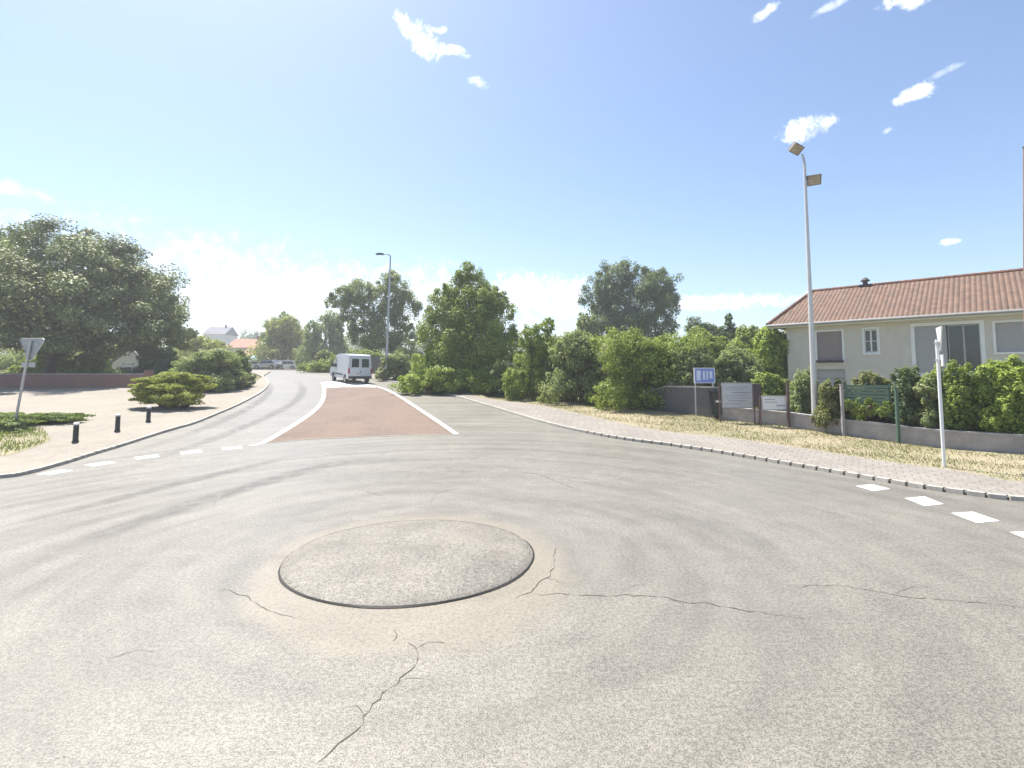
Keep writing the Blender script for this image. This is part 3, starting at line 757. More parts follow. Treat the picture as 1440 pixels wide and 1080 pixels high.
# ------------------------------------------------------------------ tiled house on the right
hx, hy = 16.05, 29.0
HB = 0.0
house = thing('tiled_house', 'long white rendered house with a tiled hip roof on the right', 'house', (hx, hy, HB), math.atan2(-.6914, .7224))
HL, HD = 21.0, 9.0
openings = [(1.53, 2.72, 3.14, 4.85), (3.74, 4.29, 3.62, 4.86), (5.83, 8.22, 2.55, 4.88), (8.75, 10.2, 3.5, 4.86), (13.0, 14.4, 3.4, 4.86), (1.45, 2.80, .4, 2.75)]
WT = .28
def wall_with_holes(mb, L, z0, z1, holes, y0, y1):
    xs = sorted({0.0, L, *[h[0] for h in holes], *[h[1] for h in holes]})
    zs = sorted({z0, z1, *[h[2] for h in holes], *[h[3] for h in holes]})
    def solid(i, k):
        if i < 0 or k < 0 or i >= len(xs) - 1 or k >= len(zs) - 1: return False
        cx = (xs[i] + xs[i + 1]) / 2; cz = (zs[k] + zs[k + 1]) / 2
        return not any(h[0] < cx < h[1] and h[2] < cz < h[3] for h in holes)
    for i in range(len(xs) - 1):
        for k in range(len(zs) - 1):
            if not solid(i, k): continue
            a, b, c, d = xs[i], xs[i + 1], zs[k], zs[k + 1]
            mb.add([(a, y0, c), (b, y0, c), (b, y0, d), (a, y0, d)], [(0, 1, 2, 3)])
            mb.add([(a, y1, c), (b, y1, c), (b, y1, d), (a, y1, d)], [(3, 2, 1, 0)])
            if not solid(i - 1, k): mb.add([(a, y0, c), (a, y1, c), (a, y1, d), (a, y0, d)], [(0, 1, 2, 3)])
            if not solid(i + 1, k): mb.add([(b, y0, c), (b, y1, c), (b, y1, d), (b, y0, d)], [(3, 2, 1, 0)])
            if not solid(i, k - 1): mb.add([(a, y0, c), (b, y0, c), (b, y1, c), (a, y1, c)], [(3, 2, 1, 0)])
            if not solid(i, k + 1): mb.add([(a, y0, d), (b, y0, d), (b, y1, d), (a, y1, d)], [(0, 1, 2, 3)])
mb = MB(); wall_with_holes(mb, HL, 0.0, 5.36, openings, 0, WT)
mb.b3((0, WT, 0), (.28, HD, 5.36)); mb.b3((HL - .28, WT, 0), (HL, HD, 5.36)); mb.b3((.28, HD - .28, 0), (HL - .28, HD, 5.36))
mb.b3((.28, WT + 1.2, 0), (HL - .28, WT + 1.3, 5.3))
mb.build('wall', M['render'], house)
# roof: hip, ridge along the front
ov = .55; ex0, ex1 = -.85, HL + .8; ey0, ey1 = -ov, HD + ov; ez = 5.38; rzh = 7.85; rx0, rx1 = .45, HL - 1.0; rym = HD / 2
rf = MB()
rf.add([(ex0, ey0, ez), (ex1, ey0, ez), (rx1, rym, rzh), (rx0, rym, rzh), (ex0, ey1, ez), (ex1, ey1, ez)], [(0, 1, 2, 3), (5, 4, 3, 2), (4, 0, 3), (1, 5, 2)])
rf.add([(ex0, ey0, ez - .10), (ex1, ey0, ez - .10), (ex1, ey1, ez - .10), (ex0, ey1, ez - .10)], [(3, 2, 1, 0)])
rf.add([(ex0, ey0, ez - .10), (ex1, ey0, ez - .10), (ex1, ey0, ez), (ex0, ey0, ez)], [(0, 1, 2, 3)])
rf.add([(ex0, ey1, ez - .10), (ex0, ey0, ez - .10), (ex0, ey0, ez), (ex0, ey1, ez)], [(0, 1, 2, 3)])
roof = rf.build('roof', M['tiles'], house)
rt = MB()
def tiles_along(a, b, st=.36, r=.11):
    a, b = Vector(a), Vector(b); L = (b - a).length; d = (b - a) / L; n = int(L / st)
    for i in range(n):
        p = a + d * (i * st); q = a + d * (i * st + st * 1.05)
        rt.tube([tuple(p), tuple(q)], [r * 1.0, r * .86], 8)
tiles_along((rx0, rym, rzh + .01), (rx1, rym, rzh + .01)); tiles_along((ex0, ey0, ez + .03), (rx0, rym, rzh + .02)); tiles_along((ex0, ey1, ez + .03), (rx0, rym, rzh + .02))
rt.build('ridge_tiles', M['ridge'], roof)
vp = MB(); vp.tube([(3.25, rym, rzh - .1), (3.25, rym, rzh + .28)], .13, 10); vp.tube([(3.25, rym, rzh + .28), (3.25, rym, rzh + .34), (3.25, rym, rzh + .5)], [.24, .24, .1], 10); vp.box((3.25, rym, rzh + .02), (.6, .4, .12))
vp.build('roof_vent', M['sill'], roof)
gt = MB(); gt.tube([(ex0, ey0 - .07, ez - .07), (ex1, ey0 - .07, ez - .07)], .075, 8); gt.build('gutter', M['zinc'], house); gt = MB(); gt.tube([(HL * .62, ey0 - .07, ez - .1), (HL * .62, -.06, ez - .5), (HL * .62, -.06, .1)], .045, 8)
gt.build('downpipe', M['zinc'], house)
bc = MB(); bc.b3((ex0 + .05, ey0 + .02, ez - .20), (ex1 - .05, ey0 + .06, ez - .102)); bc.build('fascia', M['trim'], house); bc = MB(); bc.b3((ex0 + .05, ey0 + .063, ez - .20), (ex1 - .05, -.004, ez - .16)); bc.build('soffit', M['trim'], house)
pl = MB(); pl.b3((-.03, -.05, 0), (1.44, -.003, 1.15)); pl.b3((2.81, -.05, 0), (HL, -.003, 1.15)); pl.build('plinth', M['base_render'], house)
def frame(x0, x1, z0, z1, w=.10, p=.03, parent=house):
    f = MB()
    f.b3((x0 - w, -p, z0 - w), (x0, .10, z1 + w)); f.b3((x1, -p, z0 - w), (x1 + w, .10, z1 + w))
    f.b3((x0, -p, z1), (x1, .10, z1 + w)); f.b3((x0, -p - .03, z0 - w), (x1, .10, z0))
    return f.build('window', M['trim'], parent)
# shuttered window
w = frame(*openings[0]); x0, x1, z0, z1 = openings[0]
s = MB(); n = 24
for i in range(n):
    a = z0 + .14 + (z1 - z0 - .14) * i / n; s.b3((x0, .035 + .004 * (i % 2), a), (x1, .06, a + (z1 - z0 - .14) / n - .006))
s.build('roller_shutter', M['shutter'], w)
s = MB(); s.b3((x0 - .05, -.16, z0 - .02), (x1 + .05, .10, z0 + .13)); s.build('sill', M['sill'], w)
def casement(w, x0, x1, z0, z1, n, bars=1):
    g = MB(); g.b3((x0, .12, z0), (x1, .135, z1)); g.build('pane', M['glass'], w)
    f = MB()
    for i in range(n + 1):
        x = x0 + (x1 - x0) * i / n; f.b3((max(x0, x - .035), .07, z0), (min(x1, x + .035), .115, z1))
    for i in range(n):
        a = x0 + (x1 - x0) * i / n + .035; b = x0 + (x1 - x0) * (i + 1) / n - .035
        f.b3((a, .07, z0), (b, .115, z0 + .07)); f.b3((a, .07, z1 - .07), (b, .115, z1))
        for k in range(bars):
            zz = z0 + (z1 - z0) * (k + 1) / (bars + 1); f.b3((a, .075, zz - .015), (b, .11, zz + .015))
    return f
w = frame(*openings[1]); casement(w, *openings[1], 2, 1).build('casement', M['trim'], w)
w = frame(*openings[2], w=.16); x0, x1, z0, z1 = openings[2]
casement(w, x0 + 1.25, x1, z0, z1, 2, 0).build('casement', M['zinc'], w)
s = MB()
for i in range(30):
    a = z0 + (z1 - z0) * i / 30; s.b3((x0, .035 + .004 * (i % 2), a), (x0 + 1.2, .06, a + (z1 - z0) / 30 - .006))
s.build('roller_shutter', M['greyshutter'], w)
for k in (3, 4):
    w = frame(*openings[k]); x0, x1, z0, z1 = openings[k]
    s = MB()
    for i in range(22):
        a = z0 + (z1 - z0) * i / 22; s.b3((x0, .035 + .004 * (i % 2), a), (x1, .06, a + (z1 - z0) / 22 - .006))
    s.build('roller_shutter', M['greyshutter'], w)
x0, x1, z0, z1 = openings[5]
gd = MB()
for i in range(5): gd.b3((x0, .10, z0 + i * (z1 - z0) / 5), (x1, .14, z0 + (i + 1) * (z1 - z0) / 5 - .02))
gd.build('garage_door', M['greyshutter'], house)

# ------------------------------------------------------------------ garden boundary on the right
def fpos(px):   # a point on the fence line for a picture column
    for (a, b) in zip(FB_px[:-1], FB_px[1:]):
        if a[0] <= px <= b[0]:
            t = (px - a[0]) / (b[0] - a[0]); return G(px, a[1] + (b[1] - a[1]) * t, .1)
    return G(px, FB_px[-1][1], .1)
# low wall
wall = thing('low_garden_wall', 'low grey-brown garden wall under the hedges of the tiled house', 'wall', (0, 0, 0))
cols = [1012, 1060, 1109, 1140, 1203, 1263, 1326, 1400, 1440]
wp = [fpos(c) for c in cols] + [Vector((24, 12.4, gz(12.4) + .1)), Vector((40, 10.1, gz(10.1) + .1))]
mb = MB(); cpg = MB()
for a, b in zip(wp[:-1], wp[1:]):
    t = (b - a); t.z = 0; t.normalize(); n = Vector((-t.y, t.x, 0))
    for m_, h0, h1, e in ((mb, -.3, .46, .0), (cpg, .464, .53, .03)):
        q = [a - n * e, b - n * e, b + n * (.2 + e), a + n * (.2 + e)]
        m_.add([(p.x, p.y, p.z + h0) for p in q] + [(p.x, p.y, p.z + h1) for p in q], [(0, 1, 5, 4), (1, 2, 6, 5), (2, 3, 7, 6), (3, 0, 4, 7), (4, 5, 6, 7)])
mb.build('masonry', M['wallconc'], wall); cpg.build('coping', M['concrete'], wall)
# wire fence posts on the wall line
for c in (1110, 1186, 1263):
    p = fpos(c); h = 1.75
    o = thing('fence_post', {1110: 'reddish brown fence post at the right end of the white notice board', 1186: 'pale concrete fence post left of the green slatted screen', 1263: 'dark green fence post at the right end of the green slatted screen'}[c], 'post', (p.x - .10, p.y - .16, p.z))
    mb = MB(); mb.box((0, 0, h / 2 - .05), (.09, .09, h + .1)); mb.build('shaft', M[{1110: 'brownpaint', 1186: 'concrete', 1263: 'greenslat'}[c]], o, .008)
    mb = MB(); mb.box((0, 0, h + .018), (.115, .115, .03)); mb.build('cap', M[{1110: 'brownpaint', 1186: 'concrete', 1263: 'greenslat'}[c]], o, .006)
# green slatted screen
a, b = fpos(1190), fpos(1258); d = (b - a); L = d.length; az = math.atan2(d.y, d.x)
scr = thing('slatted_screen', 'dark green slatted privacy screen above the low wall', 'fence', (a.x, a.y + .12, a.z), az)
mb = MB()
for i in range(7): mb.b3((.02, 0, .98 + i * .115), (L - .02, .03, .98 + i * .115 + .095))
mb.build('slats', M['greenslat'], scr)
mb = MB()
for x in (0, L / 2, L): mb.b3((x - .025, .034, .69), (x + .025, .075, 1.82))
mb.split('post', M['greenslat'], scr)
# grey board fence with sloping coping
p0, p1 = fpos(888), fpos(1010); d = p1 - p0; d.z = 0; L = d.length; az = math.atan2(d.y, d.x)
bf = thing('board_fence', 'grey board fence whose pale top rail slopes down to the left', 'fence', (p0.x, p0.y, p0.z), az)
prof = [(0, -.4 + p0.z - p0.z), (L, -.6), (L, 1.02), (L * .45, 1.02), (0, .45)]
mb = MB(); mb.prism(prof, 0, .05); mb.build('boards', M['planks'], bf)
mb = MB(); q = Vector((L * .45, 0, 1.03)); r0 = Vector((0, 0, .46)); ang = math.atan2(q.z - r0.z, q.x)
mb.box(((q.x) / 2, .025, (q.z + r0.z) / 2 + .03), (q.x / math.cos(ang), .12, .06), ry=-ang); mb.box(((L + q.x) / 2 + .02, .025, 1.058), (L - q.x - .02, .12, .06)); mb.split('top_rail', M['concrete'], bf)
mb = MB()
for x in np.linspace(.1, L - .1, 5): mb.b3((x - .04, .052, -.4), (x + .04, .12, .46 + min(.55, x * .9)))
mb.split('post', M['concrete'], bf)

# notice boards and signs in front of the fence
def panel(name, label, px0, px1, py0, py1, mat, posts, post_mat, rows=None, edge=None, fwd=.35, base_py=None):
    p = fpos((px0 + px1) / 2); Y = p.y - fwd
    a = W(px0, py1, Y); b = W(px1, py0, Y)
    gb = gz(Y) + .09
    o = thing(name, label, 'sign', ((a.x + b.x) / 2, Y, gb))
    w_, h_ = b.x - a.x, b.z - a.z; cz = (a.z + b.z) / 2 - gb
    m_ = MB(); m_.box((0, 0, cz), (w_, .03, h_)); m_.build('panel', M[mat], o, .006)
    fr = MB()
    for s_ in (-1, 1): fr.box((s_ * (w_ / 2 + .012), -.006, cz), (.03, .05, h_ + .05)); fr.box((0, -.006, cz + s_ * (h_ / 2 + .012)), (w_ - .01, .046, .03))
    fr.build('border', M[edge or 'alu'], o)
    if rows:
        r_ = MB()
        for (u0, u1, v, th) in rows: r_.box(((u0 + u1) / 2 * w_ - w_ / 2, -.0175, cz + h_ * (v - .5)), ((u1 - u0) * w_, .004, th * h_))
        r_.build('lettering', M['boardink' if mat != 'signblue' else 'signlight'], o)
    for px in posts:
        q = W(px, py1, Y); ps = MB(); ps.box((q.x - o.location.x, .045, (b.z - gb + .0) / 2 - .1), (.05, .045, b.z - gb + .2)); ps.build('post', M[post_mat], o, .006)
    return o
panel('blue_sign', 'small blue and white panel on posts above the board fence', 977, 1004, 518, 538, 'signblue', (978, 1003), 'galv', [(.1, .3, .5, .7), (.42, .52, .5, .6), (.6, .68, .5, .6), (.76, .9, .55, .5)], 'boardwhite', .35)
panel('notice_board', 'large grey notice board with faint lines of text', 1016, 1057, 539, 573, 'board', (1013, 1060), 'brownpaint', [(.08, .9, .84, .03), (.08, .7, .74, .03), (.3, .95, .62, .05), (.08, .85, .5, .03), (.08, .9, .40, .03), (.2, .8, .28, .04), (.08, .6, .15, .03)], 'zinc', .40)
panel('notice_board', 'smaller white notice board right of the large grey one', 1072, 1107, 557, 576, 'boardwhite', (1070, 1108), 'brownpaint', [(.1, .5, .75, .06), (.1, .6, .55, .06), (.55, .9, .3, .1)], 'zinc', .42)
panel('narrow_board', 'narrow dark brown board between the two notice boards', 1060, 1069, 541, 571, 'brownboard', (1061.5, 1068), 'brownpaint', None, 'brownboard', .47)
# dark post box with a pale label
p = fpos(1003); bx = thing('letter_box', 'dark green letter box cabinet with a pale label beside the board fence', 'letter box', (p.x, p.y - .28, p.z - .01))
mb = MB(); mb.box((0, 0, .62), (.42, .30, .95)); mb.build('cabinet', M['black'], bx, .02)
mb = MB(); mb.box((0, 0, 1.13), (.48, .36, .05)); mb.build('lid', M['plastic'], bx, .01)
mb = MB(); mb.box((.06, -.153, .72), (.22, .008, .09)); mb.build('label_plate', M['plate'], bx)
mb = MB(); mb.box((0, 0, .07), (.10, .10, .16)); mb.build('foot', M['plastic'], bx)

# hedges of the tiled house along the wall
def wall_plant(name, label, px0, px1, py0, py1, mat, seed, nb=8, ry=.6, back=.9, cap=26000, cat='shrub', size=.10, shape='box', hang=False):
    Y = fpos((px0 + px1) / 2).y + back
    plant(name, label, cat, (px0, px1, py0, py1), Y, M[mat], seed, shape, nb, trunk=False, size=size, ry=ry, cap=cap, hang=hang)
wall_plant('climber', 'variegated climber tumbling over the wall right of the floodlight mast', 1150, 1187, 530, 598, 'leaf_mixed', 41, ry=.45, back=.15)
ia, ib = fpos(1190), fpos(1258)
plant('trailing_ivy', 'ivy trailing over the wall top below the green slatted screen', 'shrub', (1190, 1258, 556, 592), 17, M['leaf_mid'], 42, trunk=False, size=.08, cap=16000, ry=.22, hang=True, ends=((ia.x - .02, ia.y + .02), (ib.x, ib.y + .04)),
      lobes=[(u, .15 * math.sin(u * 9), .2 * math.sin(u * 7 + 1), .2, .55 + .3 * math.sin(u * 11)) for u in (-.85, -.6, -.4, -.15, .1, .3, .55, .8)])
wall_plant('flowering_shrub', 'pink-tinged shrub behind the green slatted screen', 1196, 1262, 524, 572, 'leaf_mixed', 43, back=1.1, cap=20000)
wall_plant('dark_laurel', 'dark laurel just right of the green slatted screen', 1255, 1300, 514, 590, 'leaf_dark', 44, back=.55)
wall_plant('pale_laurel', 'pale green shrub behind the white sign pole', 1286, 1335, 520, 598, 'leaf_pale', 45, back=.6)
wall_plant('tall_laurel', 'tallest leafy shrub right of the white sign pole', 1322, 1388, 504, 602, 'leaf_mid', 46, nb=10, back=.65, cap=34000)
ha, hb_ = fpos(1130), fpos(1440)
plant('house_hedge', 'long clipped hedge running behind the low garden wall of the tiled house', 'hedge', (1130, 1440, 536, 612), 17, M['leaf_mid'], 48, 'box', 26, trunk=False, size=.10, cap=80000, ry=.55,
      ends=((ha.x + .9, ha.y + 1.0), (hb_.x + 3.5, hb_.y + .1)))
wall_plant('boxwood', 'rounded bright shrub at the right edge of the hedge row', 1374, 1470, 506, 606, 'leaf_bright', 47, nb=12, back=.7, cap=44000)

# ------------------------------------------------------------------ floodlight mast
B = G(1147, 604, .085)
mast = thing('floodlight_mast', 'tall slim pale mast carrying two floodlights in front of the house', 'lamp post', tuple(B))
top = W(1127.5, 216, B.y); H = top.z - B.z
mb = MB(); mb.tube([(0, 0, -.1), (0, 0, H * .5), (0, 0, H - .35)], [.115, .075, .05], 14); mb.build('pole', M['mast'], mast, 0, True)
mb = MB(); mb.tube([(0, 0, -.05), (0, 0, .03)], .22, 12); mb.build('base_plate', M['galv'], mast); mb = MB(); mb.box((0, -.125, 1.0), (.10, .02, .34)); mb.build('access_hatch', M['galv'], mast)
mb = MB(); mb.tube([(0, 0, H - .42), (-.03, 0, H - .2), (-.10, -.02, H - .02)], .04, 8); mb.tube([(0, -.02, H - 1.12), (.22, -.05, H - 1.12)], .035, 8); mb.split('bracket', M['galv'], mast, 0, True)
def flood(x, y, z, rz, rx, ry, s=.52):
    m = Matrix.Rotation(rz, 3, 'Z') @ Matrix.Rotation(ry, 3, 'Y') @ Matrix.Rotation(rx, 3, 'X')
    def lb(mb, c, d): 
        k = MB(); k.box(c, d); mb.add([tuple(m @ Vector(v) + Vector((x, y, z))) for v in k.v], k.f)
    h = MB(); lb(h, (0, .06, 0), (s, .14, s * .8)); lb(h, (0, .16, 0), (s * .6, .08, s * .5))
    for sx in (-1, 1): lb(h, (sx * s * .49, -.02, 0), (s * .04, .04, s * .8))
    for sz in (-1, 1): lb(h, (0, -.02, sz * s * .39), (s * .94, .04, s * .035))
    o = h.build('floodlight', M['lampbox'], mast)
    g = MB(); lb(g, (0, -.018, 0), (s * .93, .012, s * .73)); g.build('lens', M['lampglass'], o)
flood(-.32, -.05, H + .16, R(20), R(48), R(14), .46); flood(.30, -.08, H - 1.10, R(-12), R(28), R(-6), .48)

# ------------------------------------------------------------------ white sign pole, right
B = G(1328, 656, .09)
sgn = thing('edge_on_sign', 'white sign pole on the verge with its plates seen edge on', 'road sign', tuple(B))
H = W(1316, 466, B.y).z - B.z
mb = MB(); mb.tube([(0, 0, -.1), (0, 0, H - .22)], .04, 12); mb.build('pole', M['whitepole'], sgn, 0, True)
mb = MB(); tri = []
for k in range(3):
    t = R(-90 + 120 * k); tri.append((math.cos(t) * .42, H - .12 + math.sin(t) * .42 + .0))
k = MB(); k.prism(tri, -.015, .015); rot = Matrix.Rotation(R(58), 3, 'Z')
mb.add([tuple(rot @ Vector(v) + Vector((.06, -.02, .02))) for v in k.v], k.f); mb.build('give_way_plate', M['whitepole'], sgn)
k = MB(); k.b3((-.32, -.015, H - .92), (.32, .015, H - .62)); mb = MB()
mb.add([tuple(rot @ Vector(v) + Vector((.06, -.02, 0))) for v in k.v], k.f); mb.build('direction_plate', M['whitepole'], sgn)
mb = MB(); mb.box((0, -.03, H - .30), (.13, .10, .05)); mb.box((0, -.03, H - .75), (.13, .10, .05)); mb.split('clamp', M['galv'], sgn)

# ------------------------------------------------------------------ left give way sign seen from behind
B = G(20, 598, .1)
s2 = thing('give_way_sign', 'grey back of a triangular give way sign on a leaning post', 'road sign', tuple(B))
T = W(44, 476, B.y); H = T.z - B.z; lx = T.x - B.x
mb = MB(); mb.tube([(0, 0, -.15), (lx * .55, 0, H * .55), (lx * .97, 0, H * .97)], .045, 12); mb.build('post', M['galv'], s2, 0, True)
tb = W(43, 503, B.y); S = (W(61, 476, B.y).x - W(27, 476, B.y).x) / 2
zt = H; zb = tb.z - B.z - .16
def tri_pts(S, zt, zb, c=.07): return [(-S + c, zt), (S - c, zt), (S, zt - c * .6), (S - c * .25, zt - c * 1.6), (c * .7, zb + c), (-c * .7, zb + c), (-S + c * .25, zt - c * 1.6), (-S, zt - c * .6)]
mb = MB(); mb.prism([(a + lx, b) for a, b in tri_pts(S, zt, zb)], .05, .07)
mb.build('triangle_plate', M['alu'], s2)
mb = MB()
pts_ = tri_pts(S, zt, zb)
for a, b in zip(pts_, pts_[1:] + pts_[:1]): mb.tube([(a[0] + lx, .045, a[1]), (b[0] + lx, .045, b[1])], .016, 6)
mb.build('rim', M['galv'], s2)
mb = MB(); mb.box((lx * .82, .045, zt - .62), (S * .9, .05, .05)); mb.box((lx * .9, .045, zt - .22), (S * 1.3, .05, .05)); mb.box((lx * .8, .05, zb - .12), (.52, .06, .20)); mb.split('clamp', M['galv'], s2)

# ------------------------------------------------------------------ bollards
lb_ = ['black bollard with a white cap at the end of the low green shrub', 'middle black bollard standing alone on the beige pavement', 'black bollard with a white cap in front of the yellow-green juniper']
proto = None
for i, (px, pyb) in enumerate([(106, 621), (165, 606), (208.5, 592.5)]):
    B = G(px, pyb, .1)
    if proto is None:
        proto = thing('bollard', lb_[i], 'bollard', tuple(B), 0, 'bollards along the left pavement')
        mb = MB(); mb.tube([(0, 0, -.1), (0, 0, .02), (0, 0, .021), (0, 0, .54)], [.10, .10, .08, .075], 14); mb.build('post', M['black'], proto, 0, True)
        mb = MB(); mb.tube([(0, 0, .541), (0, 0, .60), (0, 0, .63)], [.085, .085, .05], 14); mb.build('cap', M['whitecap'], proto, 0, True)
    else:
        o = dup(proto); o.location = tuple(B); o['label'] = lb_[i]
    bpy.context.view_layer.update()

# ------------------------------------------------------------------ brick wall, left, and white house behind
bw = thing('brick_wall', 'low red brick wall in the shade of the broad tree', 'wall', (-60, 36.4, gz(36.4) + .06))
mb = MB(); mb.b3((0, 0, -.2), (33.2, .25, .95)); mb.build('brickwork', M['brick'], bw)
mb = MB(); mb.b3((-.02, -.04, .953), (33.25, .29, 1.03)); mb.build('coping', M['concrete'], bw)
mb = MB(); mb.b3((33.2, -.08, -.2), (33.62, .33, 1.25)); mb.build('pier', M['brick'], bw)

def house_far(name, label, px0, px1, py_eave, py_ridge, Y, wallm, roofm, depth=7.0, gable=False, wins=(), rz=0.0, base_py=None):
    a = W(px0, py_eave, Y); b = W(px1, py_eave, Y); gb = gz(Y) - .05
    zE = a.z - gb; zR = W(px0, py_ridge, Y).z - gb; w_ = b.x - a.x
    o = thing(name, label, 'house', (a.x, Y, gb), rz)
    mb = MB()
    if gable: mb.prism([(0, 0), (w_, 0), (w_, zE), (w_ / 2, zR - .12), (0, zE)], 0, depth)
    else: mb.b3((0, 0, 0), (w_, depth, zE))
    mb.build('wall', M[wallm], o)
    r_ = MB(); t = .15
    if gable:
        for s_ in (0, 1):
            p = [(-.35, zE - .22), (w_ / 2, zR), (w_ / 2, zR + t), (-.35, zE - .22 + t)] if s_ == 0 else [(w_ + .35, zE - .22), (w_ / 2 + .002, zR), (w_ / 2 + .002, zR + t), (w_ + .35, zE - .22 + t)]
            r_.prism(p, -.3, depth + .3)
    else:
        r_.prism([(-.4, zE + .003), (depth + .4, zE + .003), (depth / 2, zR)], -.4, w_ + .4, 'x')
    rf_ = r_.build('roof', M[roofm], o)
    ch = MB(); ch.b3((w_ * .7, depth * .45, zR - .5), (w_ * .7 + .6, depth * .45 + .5, zR + .8)); ch.build('chimney', M['brick'], rf_)
    for (u0, u1, v0, v1) in wins:
        f = MB(); X0, X1, Z0, Z1 = u0 * w_, u1 * w_, v0 * zE, v1 * zE
        f.b3((X0, -.05, Z0), (X1, -.003, Z0 + .08)); f.b3((X0, -.05, Z1 - .08), (X1, -.003, Z1)); f.b3((X0, -.05, Z0 + .08), (X0 + .08, -.003, Z1 - .08)); f.b3((X1 - .08, -.05, Z0 + .08), (X1, -.003, Z1 - .08))
        win = f.build('window', M['trim'], o)
        g_ = MB(); g_.b3((X0 + .08, -.02, Z0 + .08), (X1 - .08, -.004, Z1 - .08)); g_.build('pane', M['glass'], win)
        sh = MB(); ww = (X1 - X0) * .55; sh.b3((X0 - ww, -.06, Z0), (X0 - .02, -.004, Z1)); sh.b3((X1 + .02, -.06, Z0), (X1 + ww, -.004, Z1)); sh.split('shutter', M['greyshutter'], win)
    return o
house_far('gabled_house', 'small white gabled house glimpsed under the broad tree', 158, 206, 510, 490, 58, 'farwhite', 'farslate', 4.5, True, [(.32, .62, .25, .62), (.40, .56, .72, .95)])
house_far('hillside_house', 'pale house high on the far slope beside the wooded ridge', 286, 316, 470, 458, 190, 'farwhite', 'farslate', 9, False, [(.2, .32, .72, .86), (.6, .72, .72, .86)])
house_far('red_roof_house', 'beige far house with a wide red tiled roof', 318, 362, 489, 475, 120, 'farbeige', 'farroof', 9, False, [(.15, .3, .55, .85), (.6, .75, .55, .85)])
house_far('brown_roof_house', 'second far house with a lower brown roof behind the road bend', 340, 385, 500, 486, 98, 'farwhite', 'farroof', 8, False, [(.2, .34, .4, .75), (.62, .76, .4, .75)])

# wooded ridge
hill = MB(); vs = []; nx, ny = 40, 12
for j in range(ny):
    for i in range(nx):
        x = -260 + i * 7.2; y = 170 + j * 14
        e = math.sin(math.pi * j / (ny - 1)) * (math.sin(math.pi * i / (nx - 1)) ** .6) * 10
        vs.append((x, y, 2.9 + e + .8 * math.sin(i * .9 + j)))
hill.add(vs, [(j * nx + i, j * nx + i + 1, (j + 1) * nx + i + 1, (j + 1) * nx + i) for j in range(ny - 1) for i in range(nx - 1)])
ho = hill.build('hills', M['soil'], None, 0, True); tag(ho, 'low hill rising behind the far houses', 'hill', None, 'structure')
rng = np.random.default_rng(70); blobs = []
for k in range(60):
    x = rng.uniform(-250, 8); y = rng.uniform(215, 262); r_ = rng.uniform(3.5, 6.5)
    h = 6.5 * (math.sin(math.pi * np.clip((x + 260) / 280, 0, 1)) ** .6)
    blobs.append((x, y, 3 + h + r_ * .9, r_, r_, r_ * 1.15))
wv = foliage(blobs, 1.0, rng, 1.3, cap=42000)
o = mesh_quads('distant_wood', wv, M['leaf_dark']); tag(o, 'dark wooded ridge on the horizon beyond the houses', 'wood', None, 'stuff')
# hedges and trees that close the view behind the gardens on the right and left
rng = np.random.default_rng(71); blobs = []
for k in range(70):
    x = rng.uniform(-14, 130); y = rng.uniform(80, 100); r_ = rng.uniform(2.4, 4.4)
    blobs.append((x, y, 3 + r_ * .75, r_, r_, r_ * rng.uniform(.9, 1.25)))
for k in range(30):
    x = rng.uniform(-130, -44); y = rng.uniform(84, 100); r_ = rng.uniform(2.4, 3.6)
    blobs.append((x, y, 3 + r_ * .75, r_, r_, r_ * 1.1))
o = mesh_quads('distant_thicket', foliage(blobs, .55, rng, 1.3, cap=70000), M['leaf_olive']); tag(o, 'far belt of trees closing the view behind the gardens', 'wood', None, 'stuff')

# far roadside: white fence, awning
a = W(386, 519, 86); b = W(452, 519, 86)
fw = thing('white_fence', 'pale garden fence on the outside of the far road bend', 'fence', (a.x, 86, gz(86)))
L = b.x - a.x; mb = MB(); mb.b3((0, 0, 0), (L, .25, .7)); mb.build('footing', M['farwhite'], fw)
mb = MB()
for i in range(int(L / .22)): mb.b3((i * .22, .08, .74), (i * .22 + .13, .12, 1.75))
mb.b3((0, .125, .95), (L, .16, 1.03)); mb.b3((0, .125, 1.5), (L, .16, 1.58)); mb.build('pickets', M['trim'], fw)
mb = MB()
for x in np.arange(0, L + .1, 2.2): mb.b3((x - .1, .02, .703), (x + .1, .22, 1.95))
mb.split('pillar', M['farwhite'], fw)
a = W(340, 503, 90); b = W(354, 503, 90)
aw = thing('awning', 'blue awning hanging from the front of the far brown roofed house', 'awning', (a.x, 94, gz(94)))
mb = MB(); w_ = b.x - a.x
mb.prism([(0, 2.9), (-2.2, 2.0), (-2.2, 1.5), (-2.16, 1.5), (-2.16, 1.97), (.0, 2.84)], 0, w_, 'x'); mb.build('canopy', M['bluecloth'], aw)
mb = MB()
for x in (.06, w_ - .06): mb.tube([(x, -2.1, 0), (x, -2.1, 2.0)], .04, 8)
mb.split('pole', M['galv'], aw)

# grey board fence behind the van, between bushes
p = W(522, 520, 52); q = W(566, 520, 52)
gf = thing('grey_palings', 'weathered grey paling fence behind the van', 'fence', (p.x, 52, gz(52)))
L = q.x - p.x; mb = MB()
for i in range(int(L / .16)): mb.b3((i * .16, 0, .05), (i * .16 + .14, .025, 1.9 + .04 * math.sin(i * 2.1)))
mb.build('palings', M['planks'], gf)
mb = MB(); mb.b3((0, .027, .5), (L, .08, .6)); mb.b3((0, .027, 1.4), (L, .08, 1.5)); mb.split('rail', M['concrete'], gf)

